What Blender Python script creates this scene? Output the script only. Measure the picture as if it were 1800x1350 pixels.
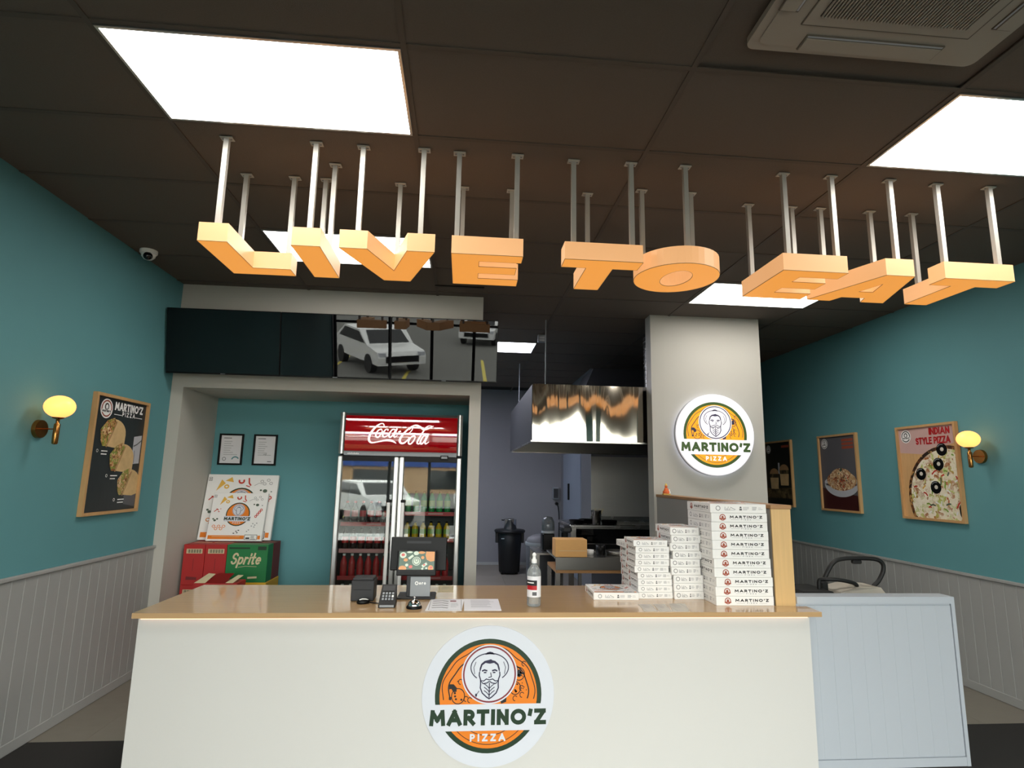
import bpy, math, random
from mathutils import Matrix, Vector
random.seed(7)
PI = math.pi
scene = bpy.context.scene
for o in list(bpy.data.objects): bpy.data.objects.remove(o)
C = scene.collection

# ------------------------------------------------------------------ camera
cam_d = bpy.data.cameras.new('camera'); cam = bpy.data.objects.new('camera', cam_d); C.objects.link(cam)
yaw, pitch, roll, HC = 0.083716, 0.163513, 0.0181, 1.655
fw = Vector((math.sin(yaw)*math.cos(pitch), math.cos(yaw)*math.cos(pitch), math.sin(pitch)))
rt = Vector((math.cos(yaw), -math.sin(yaw), 0)); up = rt.cross(fw)
r2 = rt*math.cos(roll) + up*math.sin(roll); u2 = up*math.cos(roll) - rt*math.sin(roll)
cam.matrix_world = Matrix(((r2.x, u2.x, -fw.x, 0), (r2.y, u2.y, -fw.y, 0), (r2.z, u2.z, -fw.z, HC), (0, 0, 0, 1)))
cam_d.sensor_width = 36; cam_d.lens = 36*993.2/1800; cam_d.clip_start = 0.05; cam_d.clip_end = 300
scene.camera = cam

# ------------------------------------------------------------------ world, daylight, exposure
SKY = 6.2            # overcast sky seen through the open shopfront
PANEL = 6.5          # ceiling led panels
wd = bpy.data.worlds.new('world'); scene.world = wd; wd.use_nodes = True
wn = wd.node_tree.nodes; wl = wd.node_tree.links
bg = wn['Background']; bg.inputs['Color'].default_value = (1.0, 0.965, 0.945, 1); bg.inputs['Strength'].default_value = SKY
vs = scene.view_settings
vs.view_transform = 'Standard'; vs.look = 'None'; vs.gamma = 1.0; vs.use_curve_mapping = False; vs.exposure = 0.9
scene.cycles.max_bounces = 8; scene.cycles.transparent_max_bounces = 16
scene.cycles.caustics_reflective = False; scene.cycles.caustics_refractive = False
scene.cycles.sample_clamp_indirect = 6.0
pl = bpy.data.lights.new('window_portal', 'AREA'); pl.shape = 'RECTANGLE'; pl.size = 6.8; pl.size_y = 3.0
pl.cycles.is_portal = True
po = bpy.data.objects.new('window_portal', pl); C.objects.link(po)
po.location = (0.82, -1.3, 1.55); po.rotation_euler = (PI/2, 0, 0)

# ------------------------------------------------------------------ materials
def lin(c):
    if isinstance(c, str):
        c = c.lstrip('#'); c = [int(c[i:i+2], 16)/255 for i in (0, 2, 4)]
    return tuple((x/12.92 if x <= 0.04045 else ((x+0.055)/1.055)**2.4) for x in c)
MATS = {}
def mat(name, col='#808080', rough=0.6, metal=0.0, spec=0.5, var=0.0, vscale=8.0, vstretch=(1,1,1), bump=0.0, bscale=60.0,
        bstretch=(1,1,1), emit=0.0, ecol=None, coat=0.0, trans=0.0, rvar=0.0):
    if name in MATS: return MATS[name]
    m = bpy.data.materials.new(name); m.use_nodes = True
    nt = m.node_tree; N = nt.nodes; L = nt.links; p = N['Principled BSDF']
    c = lin(col)
    p.inputs['Base Color'].default_value = (*c, 1); p.inputs['Roughness'].default_value = rough
    p.inputs['Metallic'].default_value = metal; p.inputs['Specular IOR Level'].default_value = spec
    p.inputs['Coat Weight'].default_value = coat; p.inputs['Transmission Weight'].default_value = trans
    if emit:
        e = lin(ecol or col); p.inputs['Emission Color'].default_value = (*e, 1); p.inputs['Emission Strength'].default_value = emit
    tc = N.new('ShaderNodeTexCoord')
    if var or rvar:
        mp = N.new('ShaderNodeMapping'); mp.inputs['Scale'].default_value = vstretch; L.new(tc.outputs['Object'], mp.inputs['Vector'])
        nz = N.new('ShaderNodeTexNoise'); nz.inputs['Scale'].default_value = vscale; nz.inputs['Detail'].default_value = 5
        L.new(mp.outputs['Vector'], nz.inputs['Vector'])
        if var:
            mx = N.new('ShaderNodeMix'); mx.data_type = 'RGBA'
            mx.inputs['A'].default_value = (*[max(0, x*(1-var)) for x in c], 1); mx.inputs['B'].default_value = (*[min(1, x*(1+var)) for x in c], 1)
            L.new(nz.outputs['Fac'], mx.inputs['Factor']); L.new(mx.outputs['Result'], p.inputs['Base Color'])
        if rvar:
            mr = N.new('ShaderNodeMapRange'); mr.inputs['To Min'].default_value = max(0.02, rough-rvar); mr.inputs['To Max'].default_value = rough+rvar
            L.new(nz.outputs['Fac'], mr.inputs['Value']); L.new(mr.outputs['Result'], p.inputs['Roughness'])
    if bump:
        mp2 = N.new('ShaderNodeMapping'); mp2.inputs['Scale'].default_value = bstretch; L.new(tc.outputs['Object'], mp2.inputs['Vector'])
        nb = N.new('ShaderNodeTexNoise'); nb.inputs['Scale'].default_value = bscale; nb.inputs['Detail'].default_value = 4
        L.new(mp2.outputs['Vector'], nb.inputs['Vector'])
        b = N.new('ShaderNodeBump'); b.inputs['Strength'].default_value = bump; b.inputs['Distance'].default_value = 0.01
        L.new(nb.outputs['Fac'], b.inputs['Height']); L.new(b.outputs['Normal'], p.inputs['Normal'])
    MATS[name] = m; return m
def glass(name, tint='#ffffff', ior=1.45, extra=0.0, haze=0.0):
    if name in MATS: return MATS[name]
    m = bpy.data.materials.new(name); m.use_nodes = True
    N = m.node_tree.nodes; L = m.node_tree.links; N.remove(N['Principled BSDF']); out = N['Material Output']
    t = N.new('ShaderNodeBsdfTransparent'); t.inputs['Color'].default_value = (*lin(tint), 1)
    g = N.new('ShaderNodeBsdfGlossy'); g.inputs['Roughness'].default_value = 0.02
    fr = N.new('ShaderNodeFresnel'); fr.inputs['IOR'].default_value = ior
    ad = N.new('ShaderNodeMath'); ad.operation = 'ADD'; ad.use_clamp = True; ad.inputs[1].default_value = extra
    L.new(fr.outputs['Fac'], ad.inputs[0])
    mx = N.new('ShaderNodeMixShader'); L.new(ad.outputs['Value'], mx.inputs['Fac']); L.new(t.outputs[0], mx.inputs[1]); L.new(g.outputs[0], mx.inputs[2])
    last = mx
    if haze:
        d = N.new('ShaderNodeBsdfDiffuse'); d.inputs['Color'].default_value = (0.85, 0.88, 0.9, 1)
        m2 = N.new('ShaderNodeMixShader'); m2.inputs['Fac'].default_value = haze
        L.new(mx.outputs[0], m2.inputs[1]); L.new(d.outputs[0], m2.inputs[2]); last = m2
    L.new(last.outputs[0], out.inputs['Surface']); MATS[name] = m; return m
def food(name, cols, scale=14, rough=0.5, kind='voronoi', emit=0):
    """flat printed photograph of food: patches of colour, procedural"""
    if name in MATS: return MATS[name]
    m = bpy.data.materials.new(name); m.use_nodes = True
    N = m.node_tree.nodes; L = m.node_tree.links; p = N['Principled BSDF']; p.inputs['Roughness'].default_value = rough
    tc = N.new('ShaderNodeTexCoord'); nz = N.new('ShaderNodeTexNoise'); nz.inputs['Scale'].default_value = scale*0.8; nz.inputs['Detail'].default_value = 6
    vo = N.new('ShaderNodeTexVoronoi'); vo.inputs['Scale'].default_value = scale
    ad = N.new('ShaderNodeMix'); ad.data_type = 'RGBA'; ad.inputs['Factor'].default_value = 0.12
    L.new(tc.outputs['Object'], nz.inputs['Vector']); L.new(tc.outputs['Object'], ad.inputs['A']); L.new(nz.outputs['Color'], ad.inputs['B'])
    L.new(ad.outputs['Result'], vo.inputs['Vector'])
    mz = N.new('ShaderNodeMath'); mz.operation = 'MULTIPLY_ADD'; mz.inputs[1].default_value = 0.55
    sp = N.new('ShaderNodeSeparateColor'); L.new(vo.outputs['Color'], sp.inputs['Color'])
    hf = N.new('ShaderNodeMath'); hf.operation = 'MULTIPLY'; hf.inputs[1].default_value = 0.5; L.new(nz.outputs['Fac'], hf.inputs[0])
    L.new(sp.outputs['Red'], mz.inputs[0]); L.new(hf.outputs['Value'], mz.inputs[2])
    rp = N.new('ShaderNodeValToRGB'); el = rp.color_ramp.elements
    while len(el) < len(cols): el.new(0.5)
    for i, (pos, c) in enumerate(cols): el[i].position = pos; el[i].color = (*lin(c), 1)
    L.new(mz.outputs['Value'], rp.inputs['Fac']); L.new(rp.outputs['Color'], p.inputs['Base Color'])
    MATS[name] = m; return m

mat('teal', '#5d959b', 0.72, var=0.05, vscale=2.5, bump=0.05, bscale=120)
mat('board_white', '#a0a19f', 0.55, var=0.03, vscale=3)
mat('paint_grey', '#b9b6ae', 0.7, var=0.03, vscale=2, bump=0.04, bscale=150)
mat('paint_mid', '#9b9894', 0.7, var=0.03, vscale=2)
mat('kitchen_grey', '#838287', 0.7, var=0.04, vscale=2)
mat('door_blue', '#8d96a4', 0.5, var=0.03)
mat('tile_dark', '#655b53', 0.9, var=0.12, vscale=140, bump=0.25, bscale=220)
mat('tile_bar', '#554c45', 0.7, var=0.03)
mat('ceiling_back', '#161412', 0.95, var=0.05)
mat('floor_tile', '#807a70', 0.45, var=0.10, vscale=3.0, vstretch=(1, 3, 1), bump=0.03, bscale=40)
mat('grout', '#55504a', 0.9, var=0.05)
mat('carpet_black', '#23211f', 0.97, var=0.25, vscale=120, bump=0.6, bscale=300)
mat('counter_white', '#cbc9c5', 0.45, var=0.015, vscale=2)
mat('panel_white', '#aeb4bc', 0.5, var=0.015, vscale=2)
mat('oak', '#b8966c', 0.14, var=0.13, vscale=5, vstretch=(0.6, 14, 14), coat=0.35)
mat('oak_v', '#d0ab74', 0.4, var=0.12, vscale=5, vstretch=(14, 14, 0.7))
mat('oak_frame', '#c39a68', 0.5, var=0.12, vscale=6, vstretch=(10, 10, 1))
mat('oak_edge', '#a47b50', 0.45, var=0.1, vscale=6, vstretch=(10, 1, 10))
mat('steel', '#b9b7b2', 0.26, 1.0, bump=0.05, bscale=9, bstretch=(60, 1, 1), rvar=0.05)
mat('steel_wavy', '#cfc6b6', 0.07, 1.0, bump=1.0, bscale=1.5, bstretch=(3.0, 1, 0.5))
MATS['steel_wavy'].node_tree.nodes['Bump'].inputs['Height'].links[0].from_node.inputs['Detail'].default_value = 0.4
MATS['steel_wavy'].node_tree.nodes['Bump'].inputs['Distance'].default_value = 0.05
mat('hood_side_reflection', '#26262a', 0.45, var=0.03)  # steel side panel; its dark reflection is put into the colour
mat('disc_white', '#cfd2da', 0.5, var=0.01)
mat('splash', '#c4c0b8', 0.5, 1.0, bump=0.8, bscale=2.0, bstretch=(0.6, 1, 3.0))
mat('steel_dark', '#86847f', 0.42, 1.0, bump=0.3, bscale=2.2, bstretch=(0.8, 1, 2.8))
mat('alu', '#c9c9c7', 0.32, 0.9, bump=0.02, bscale=40)
mat('alu_rod', '#bebcb5', 0.42, 0.35, var=0.02)
mat('brass', '#a8763f', 0.24, 1.0, rvar=0.04, vscale=9)
mat('chrome', '#e6e6e6', 0.06, 1.0, rvar=0.01)
mat('black', '#060607', 0.42, spec=0.2, var=0.05)
mat('black_matt', '#141415', 0.75, var=0.08)
mat('black_gloss', '#040405', 0.012, spec=0.6, bump=0.01, bscale=1.5)
mat('black_bin', '#0a0c10', 0.5, var=0.05)
mat('dark_grey', '#2f3033', 0.5, spec=0.3, var=0.03)
mat('mid_grey', '#8a8f94', 0.45, var=0.03)
mat('grey_stroke', '#55565a', 0.6, var=0.03)
mat('white', '#f0f0ee', 0.5, var=0.01)
mat('header_white', '#f4efec', 0.4, emit=0.35, ecol='#fff2ee', var=0.01)
mat('offwhite', '#cfc8bd', 0.55, var=0.02, vscale=4)
mat('ac_white', '#a89e92', 0.5, var=0.01)
mat('ac_line', '#6b6258', 0.6, var=0.02)
mat('paper', '#e7e6ea', 0.35, var=0.02)
mat('board_box', '#e9e8e6', 0.65, var=0.02, vscale=20)
mat('box_side', '#d9d8d4', 0.65, var=0.02, vscale=20)
mat('ink', '#1d1d1f', 0.7, var=0.03)
mat('ink_grey', '#5f5f62', 0.7, var=0.03)
mat('ink_light', '#86878c', 0.7, var=0.03)
mat('green_dark', '#15301a', 0.5, var=0.04)
mat('orange', '#df7a14', 0.5, var=0.05, vscale=20)
mat('navy', '#25233f', 0.5, var=0.04)
mat('maroon', '#7c2630', 0.5, var=0.04)
mat('red_brown', '#9c4a34', 0.6, var=0.04)
mat('red', '#b3131c', 0.4, var=0.03)
mat('red_gloss', '#a80613', 0.06, spec=1.0, var=0.03, bump=0.16, bscale=2.6, coat=1.0)
MATS['red_gloss'].node_tree.nodes['Principled BSDF'].inputs['Coat IOR'].default_value = 1.75
mat('carton_red', '#a8201f', 0.55, var=0.08, vscale=6)
mat('carton_green', '#14713a', 0.5, var=0.06, vscale=6)
mat('carton_dark', '#6d1a1d', 0.6, var=0.08, vscale=6)
mat('kraft', '#d7a566', 0.75, var=0.08, vscale=18, vstretch=(1, 1, 6))
mat('kraft_lite', '#cdbf9a', 0.7, var=0.06)
mat('yellow', '#d9a928', 0.6, var=0.05)
mat('cheese', '#e0b04a', 0.6, var=0.1, vscale=30)
mat('chilli', '#c0341f', 0.6, var=0.1, vscale=30)
mat('leafg', '#4a5a4a', 0.6, var=0.1, vscale=30)
mat('lit_panel', '#ffffff', 0.5, emit=PANEL, ecol='#fffaf2', var=0.01)
mat('lit_panel_cool', '#ffffff', 0.5, emit=12.0, ecol='#eeeeff', var=0.01)
mat('letter_face', '#c48038', 0.45, emit=0.42, ecol='#ffa84a', var=0.03, vscale=3)
mat('letter_side', '#d0a880', 0.45, emit=0.33, ecol='#ffbb7c', var=0.03, vscale=3)
mat('globe', '#e8c070', 0.4, emit=1.2, ecol='#ff9e52', var=0.01)
mat('led_warm', '#ffe0c8', 0.4, emit=0.7, ecol='#ffc49c', var=0.01)
mat('sign_white', '#f4f2f6', 0.35, emit=0.22, ecol='#f6f2fb', var=0.01)
mat('sign_orange', '#f0a01e', 0.4, emit=0.28, ecol='#f7a51c', var=0.05, vscale=20)
mat('sign_green', '#3c5427', 0.4, emit=0.10, ecol='#4d6b31', var=0.03)
mat('sign_dark', '#38324a', 0.5, emit=0.06, ecol='#4a4468', var=0.03)
mat('sign_halo', '#dfe6ff', 0.4, emit=1.2, ecol='#e6ecff', var=0.01)
mat('screen_green', '#123a22', 0.25, emit=0.22, ecol='#1c5232', var=0.05)
mat('screen_white', '#a9b5a2', 0.25, emit=0.16, ecol='#cfdcc8', var=0.03)
mat('screen_orange', '#b06c22', 0.25, emit=0.16, ecol='#e09a40', var=0.10, vscale=60)
mat('screen_red', '#a33a30', 0.25, emit=0.3, ecol='#b04638', var=0.10, vscale=60)
mat('poster_dark', '#25292c', 0.45, var=0.3, vscale=5, vstretch=(6, 6, 1))
mat('poster_grey', '#5c5b60', 0.5, var=0.12, vscale=2)
mat('poster_wood', '#cfa572', 0.45, var=0.16, vscale=5, vstretch=(1, 9, 1))
mat('poster_pale', '#c9a6a0', 0.5, var=0.05)
mat('poster_maroon', '#3a1515', 0.5, var=0.1)
mat('poster_olive', '#1b1c16', 0.5, var=0.4, vscale=3)
mat('bun', '#b08a62', 0.6, var=0.2, vscale=14)
mat('plate', '#b8bac2', 0.5, var=0.05)
mat('wrap', '#d6b582', 0.6, var=0.25, vscale=16)
mat('cloth_grey', '#b5aea2', 0.9, var=0.08, vscale=12, bump=0.5, bscale=14)
mat('stroller_black', '#070707', 0.6, var=0.1)
mat('cola', '#1c0806', 0.12, spec=0.6, var=0.05)
mat('cola_label', '#b51822', 0.4, var=0.05)
mat('juice', '#c9a51f', 0.2, var=0.12, vscale=20)
mat('lime_drink', '#86a84a', 0.2, var=0.1, vscale=20)
mat('green_soda', '#2f8f4e', 0.2, var=0.08)
mat('strip_pink', '#c98a8c', 0.3, var=0.03)
mat('fridge_in', '#3a3c3f', 0.5, var=0.03)
mat('figure_orange', '#e0682f', 0.6, var=0.3, vscale=90)
mat('figure_gold', '#d9b65a', 0.5, var=0.2, vscale=90)
mat('asphalt', '#6d6c68', 0.9, var=0.10, vscale=3, bump=0.3, bscale=60)
mat('line_yellow', '#d8c65a', 0.7, var=0.08)
mat('car_white', '#e8e8e8', 0.2, coat=0.8, var=0.01)
mat('car_glass', '#15181c', 0.06, var=0.02)
mat('tyre', '#141414', 0.8, var=0.05)
mat('building_tan', '#c9a47c', 0.8, var=0.06, vscale=1)
mat('building_blue', '#2b4f9e', 0.6, var=0.05)
mat('mullion', '#17181a', 0.4, 0.3, var=0.03)
glass('pane', '#f4f8f6')
glass('fridge_glass', '#f0f4f2', 1.5, extra=0.03)
glass('clear_plastic', '#f2f6f6', 1.45, haze=0.2)
glass('clear_hopper', '#aab4b8', 1.45, haze=0.08)
food('pizza_photo', [(0.0, '#5a2a12'), (0.24, '#a8642c'), (0.40, '#e6dcc4'), (0.60, '#eee6d2'), (0.74, '#b9c46a'), (0.86, '#b5471f'), (1.0, '#efe8d8')], 26)
food('pizza_crust', [(0.0, '#120b08'), (0.4, '#2b1a12'), (0.6, '#7b4a24'), (0.8, '#c79a5c'), (1.0, '#3a2414')], 24)
food('rice_photo', [(0.0, '#3b1410'), (0.3, '#8e4a2c'), (0.5, '#c79c6a'), (0.7, '#e2cfaa'), (0.85, '#7c2f22'), (1.0, '#d9bd8a')], 42)
food('filling_photo', [(0.0, '#3d2a14'), (0.3, '#8a4a2a'), (0.5, '#7d9a3a'), (0.7, '#c98a5a'), (0.85, '#e6d2a8'), (1.0, '#a83a28')], 40)
food('burger_photo', [(0.0, '#171509'), (0.4, '#3d3320'), (0.7, '#6b5a3c'), (1.0, '#8e7c5a')], 22)

# ------------------------------------------------------------------ mesh builder
def frame(o, r, u):
    r = Vector(r).normalized(); u = Vector(u).normalized(); n = r.cross(u)
    return Matrix(((r.x, u.x, n.x, o[0]), (r.y, u.y, n.y, o[1]), (r.z, u.z, n.z, o[2]), (0, 0, 0, 1)))
class MB:
    def __init__(s): s.v = []; s.f = []; s.m = []; s.s = []; s.M = None; s.names = []; s.cur = 0
    def use(s, name):
        if name not in s.names: s.names.append(name)
        s.cur = s.names.index(name); return s
    def add(s, vs_, fs, smooth=False):
        b = len(s.v)
        for p in vs_:
            p = Vector(p)
            s.v.append(tuple(s.M @ p) if s.M else tuple(p))
        for f in fs:
            s.f.append([b+i for i in f]); s.m.append(s.cur); s.s.append(smooth)
        return s
    def box(s, x0, x1, y0, y1, z0, z1):
        return s.add([(x0,y0,z0),(x1,y0,z0),(x1,y1,z0),(x0,y1,z0),(x0,y0,z1),(x1,y0,z1),(x1,y1,z1),(x0,y1,z1)],
                     [(0,3,2,1),(4,5,6,7),(0,1,5,4),(1,2,6,5),(2,3,7,6),(3,0,4,7)])
    def cbox(s, x0, x1, y0, y1, z0, z1, c=0.004):
        X = (x0, x1); Y = (y0, y1); Z = (z0, z1); vs_ = []; idx = {}
        for i in (0, 1):
            for j in (0, 1):
                for k in (0, 1):
                    sx, sy, sz = (1, -1)[i], (1, -1)[j], (1, -1)[k]
                    for a in range(3):
                        p = [X[i]+sx*c, Y[j]+sy*c, Z[k]+sz*c]; p[a] = (X[i], Y[j], Z[k])[a]
                        idx[(i, j, k, a)] = len(vs_); vs_.append(p)
        fs = []
        for a in range(3):
            b, d = (a+1) % 3, (a+2) % 3
            for e in (0, 1):
                loop = []
                for (p, q) in ((0,0),(1,0),(1,1),(0,1)):
                    t = [0,0,0]; t[a] = e; t[b] = p; t[d] = q; loop.append(idx[(*t, a)])
                fs.append(loop if e else loop[::-1])
            for p in (0, 1):
                for q in (0, 1):   # edge along axis a
                    t0 = [0,0,0]; t0[b] = p; t0[d] = q; t1 = list(t0); t1[a] = 1
                    loop = [idx[(*t0, b)], idx[(*t1, b)], idx[(*t1, d)], idx[(*t0, d)]]
                    fs.append(loop if p != q else loop[::-1])
        for i in (0, 1):
            for j in (0, 1):
                for k in (0, 1):
                    loop = [idx[(i,j,k,0)], idx[(i,j,k,1)], idx[(i,j,k,2)]]
                    fs.append(loop if (i+j+k) % 2 else loop[::-1])
        return s.add(vs_, fs)
    def prism(s, poly, z0, z1, caps=True, key=None):
        n = len(poly); vs_ = [(x, y, z0) for x, y in poly]+[(x, y, z1) for x, y in poly]
        fs = [(i, (i+1) % n, n+(i+1) % n, n+i) for i in range(n)]
        if caps: fs += [tuple(range(n))[::-1], tuple(range(n, 2*n))]
        return s.add(vs_, fs)
    def poly(s, pts, z=0.0): return s.add([(x, y, z) for x, y in pts], [tuple(range(len(pts)))])
    def ell(s, cx, cy, rx, ry, z=0.0, n=32, a0=0, a1=2*PI):
        k = n if abs(a1-a0-2*PI) < 1e-6 else n+1
        return s.poly([(cx+rx*math.cos(a0+(a1-a0)*i/n), cy+ry*math.sin(a0+(a1-a0)*i/n)) for i in range(k)], z)
    def ring(s, cx, cy, rx, ry, w, z=0.0, n=32, a0=0, a1=2*PI):
        full = abs(a1-a0-2*PI) < 1e-6; k = n if full else n+1
        A = [a0+(a1-a0)*i/n for i in range(k)]
        vs_ = [(cx+rx*math.cos(a), cy+ry*math.sin(a), z) for a in A]+[(cx+(rx-w)*math.cos(a), cy+(ry-w)*math.sin(a), z) for a in A]
        fs = [(i, (i+1) % k, k+(i+1) % k, k+i) for i in range(k if full else k-1)]
        return s.add(vs_, fs)
    def rib(s, pts, w, z=0.0, closed=False, taper=None):
        P = [Vector((p[0], p[1])) for p in pts]; n = len(P); L_ = []; R_ = []
        for i in range(n):
            a = P[i-1] if (i > 0 or closed) else None; b = P[(i+1) % n] if (i < n-1 or closed) else None
            d1 = (P[i]-a).normalized() if a is not None and (P[i]-a).length > 1e-9 else None
            d2 = (b-P[i]).normalized() if b is not None and (b-P[i]).length > 1e-9 else None
            d1 = d1 or d2; d2 = d2 or d1
            t = d1+d2; t = t.normalized() if t.length > 1e-6 else d1
            nn = Vector((-t.y, t.x)); c = max(0.62, nn.dot(Vector((-d1.y, d1.x))))
            ww = (taper[i] if taper else w)/2/c
            L_.append(P[i]+nn*ww); R_.append(P[i]-nn*ww)
        vs_ = [(p.x, p.y, z) for p in L_]+[(p.x, p.y, z) for p in R_]
        fs = [(n+i, n+(i+1) % n, (i+1) % n, i) for i in range(n if closed else n-1)]
        return s.add(vs_, fs)
    def cyl(s, p0, p1, r0, r1=None, n=16, caps=True):
        r1 = r0 if r1 is None else r1
        p0 = Vector(p0); p1 = Vector(p1); d = (p1-p0).normalized(); a = d.orthogonal().normalized(); b = d.cross(a); vs_ = []
        for p, r in ((p0, r0), (p1, r1)):
            vs_ += [p+(a*math.cos(2*PI*i/n)+b*math.sin(2*PI*i/n))*r for i in range(n)]
        s.add(vs_, [(i, (i+1) % n, n+(i+1) % n, n+i) for i in range(n)], True)
        if caps: s.add(vs_, [tuple(range(n))[::-1], tuple(range(n, 2*n))])
        return s
    def tube(s, pts, r, n=8, closed=False):
        P = [Vector(p) for p in pts]; k = len(P); vs_ = []; prev = None
        for i in range(k):
            a = P[i-1] if (i or closed) else P[0]; b = P[(i+1) % k] if (i < k-1 or closed) else P[-1]
            d = (b-a).normalized()
            if prev is None: x = d.orthogonal().normalized()
            else: x = (prev-d*prev.dot(d)).normalized()
            prev = x; y = d.cross(x)
            vs_ += [P[i]+(x*math.cos(2*PI*j/n)+y*math.sin(2*PI*j/n))*r for j in range(n)]
        fs = [(i*n+j, i*n+(j+1) % n, ((i+1) % k)*n+(j+1) % n, ((i+1) % k)*n+j) for i in range(k if closed else k-1) for j in range(n)]
        s.add(vs_, fs, True)
        if not closed: s.add(vs_, [tuple(range(n))[::-1], tuple(range((k-1)*n, k*n))])
        return s
    def lathe(s, prof, n=24, c=(0, 0, 0), sx=1, sy=1):
        vs_ = [(c[0]+r*sx*math.cos(2*PI*i/n), c[1]+r*sy*math.sin(2*PI*i/n), c[2]+z) for r, z in prof for i in range(n)]
        fs = [(k*n+i, k*n+(i+1) % n, (k+1)*n+(i+1) % n, (k+1)*n+i) for k in range(len(prof)-1) for i in range(n)]
        s.add(vs_, fs, True)
        if prof[0][0] > 1e-5: s.add(vs_[:n], [tuple(range(n))[::-1]])
        if prof[-1][0] > 1e-5: s.add(vs_[-n:], [tuple(range(n))])
        return s
    def mesh(s, name):
        me = bpy.data.meshes.new(name); me.from_pydata(s.v, [], s.f)
        for nm in s.names: me.materials.append(MATS[nm])
        me.polygons.foreach_set('material_index', s.m); me.polygons.foreach_set('use_smooth', s.s); me.update()
        return me
    def build(s, name, parent=None, label=None, cat=None, group=None, kind=None, loc=None, rot=None):
        return put(name, s.mesh(name), parent, label, cat, group, kind, loc, rot)
def put(name, me, parent=None, label=None, cat=None, group=None, kind=None, loc=None, rot=None):
    o = bpy.data.objects.new(name, me); C.objects.link(o)
    if parent: o.parent = parent
    if loc: o.location = loc
    if rot: o.rotation_euler = rot
    tag(o, label, cat, group, kind); return o
def tag(o, label=None, cat=None, group=None, kind=None):
    if label: o['label'] = label
    if cat: o['category'] = cat
    if group: o['group'] = group
    if kind: o['kind'] = kind
def thing(name, label, cat, loc=(0, 0, 0), rz=0.0, group=None):
    return put(name, None, None, label, cat, group, None, loc, (0, 0, rz))
def smooth_path(pts, k=6):
    P = [Vector(p) for p in pts]; out = []
    for i in range(len(P)-1):
        a = P[max(i-1, 0)]; b = P[i]; c = P[i+1]; d = P[min(i+2, len(P)-1)]
        for j in range(k):
            t = j/k
            out.append(0.5*((2*b)+(c-a)*t+(2*a-5*b+4*c-d)*t*t+(3*b-a-3*c+d)*t**3))
    out.append(P[-1]); return out

# ------------------------------------------------------------------ stroke lettering
def arc(cx, cy, rx, ry, a0, a1, n=10): return [(cx+rx*math.cos(math.radians(a0+(a1-a0)*i/n)), cy+ry*math.sin(math.radians(a0+(a1-a0)*i/n))) for i in range(n+1)]
G = {
 'M': (0.95, [[(0,0),(0.07,1),(0.47,0.3),(0.87,1),(0.95,0)]]),
 'A': (0.86, [[(0,0),(0.43,1),(0.86,0)], [(0.17,0.3),(0.69,0.3)]]),
 'R': (0.6, [[(0,0),(0,1),(0.3,1)]+arc(0.3,0.72,0.28,0.28,90,-90)+[(0,0.44)], [(0.25,0.44),(0.62,0)]]),
 'P': (0.55, [[(0,0),(0,1),(0.28,1)]+arc(0.28,0.72,0.28,0.28,90,-90)+[(0,0.44)]]),
 'T': (0.7, [[(0,1),(0.7,1)], [(0.35,1),(0.35,0)]]),
 'I': (0.0, [[(0,0),(0,1)]]),
 'N': (0.66, [[(0,0),(0,1),(0.66,0),(0.66,1)]]),
 'O': (0.96, [arc(0.48,0.5,0.48,0.5,0,360,24)]),
 'Z': (0.64, [[(0,1),(0.64,1),(0,0),(0.66,0)]]),
 "'": (0.05, [[(0.05,1),(0,0.74)]]),
 'D': (0.6, [[(0,0),(0,1),(0.2,1)]+arc(0.2,0.5,0.4,0.5,90,-90,12)+[(0,0)]]),
 'S': (0.55, [arc(0.28,0.75,0.27,0.25,20,270,10)+arc(0.28,0.25,0.27,0.25,90,-160,10)]),
 'Y': (0.66, [[(0,1),(0.33,0.5),(0.66,1)], [(0.33,0.5),(0.33,0)]]),
 'L': (0.5, [[(0,1),(0,0),(0.5,0)]]),
 'E': (0.5, [[(0.5,1),(0,1),(0,0),(0.5,0)], [(0,0.52),(0.44,0.52)]]),
 'p': (0.5, [[(0.02,-0.35),(0.02,0.6)], arc(0.27,0.3,0.25,0.3,0,360,16)]),
 'r': (0.32, [[(0,0),(0,0.6)], arc(0.2,0.32,0.2,0.28,170,60,6)]),
 'i': (0.0, [[(0,0),(0,0.6)], [(0,0.84),(0,0.97)]]),
 't': (0.3, [[(0.12,1.0),(0.12,0.12),(0.2,0),(0.3,0.02)], [(-0.06,0.62),(0.32,0.62)]]),
 'e': (0.46, [[(0.0,0.32),(0.46,0.32)]+arc(0.23,0.3,0.23,0.3,5,315,14)]),
 'o': (0.46, [arc(0.23,0.3,0.23,0.3,0,360,16)]),
 'Q': (0.9, [arc(0.45,0.5,0.45,0.5,0,360,20), [(0.55,0.25),(0.9,-0.05)]]),
}
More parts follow.
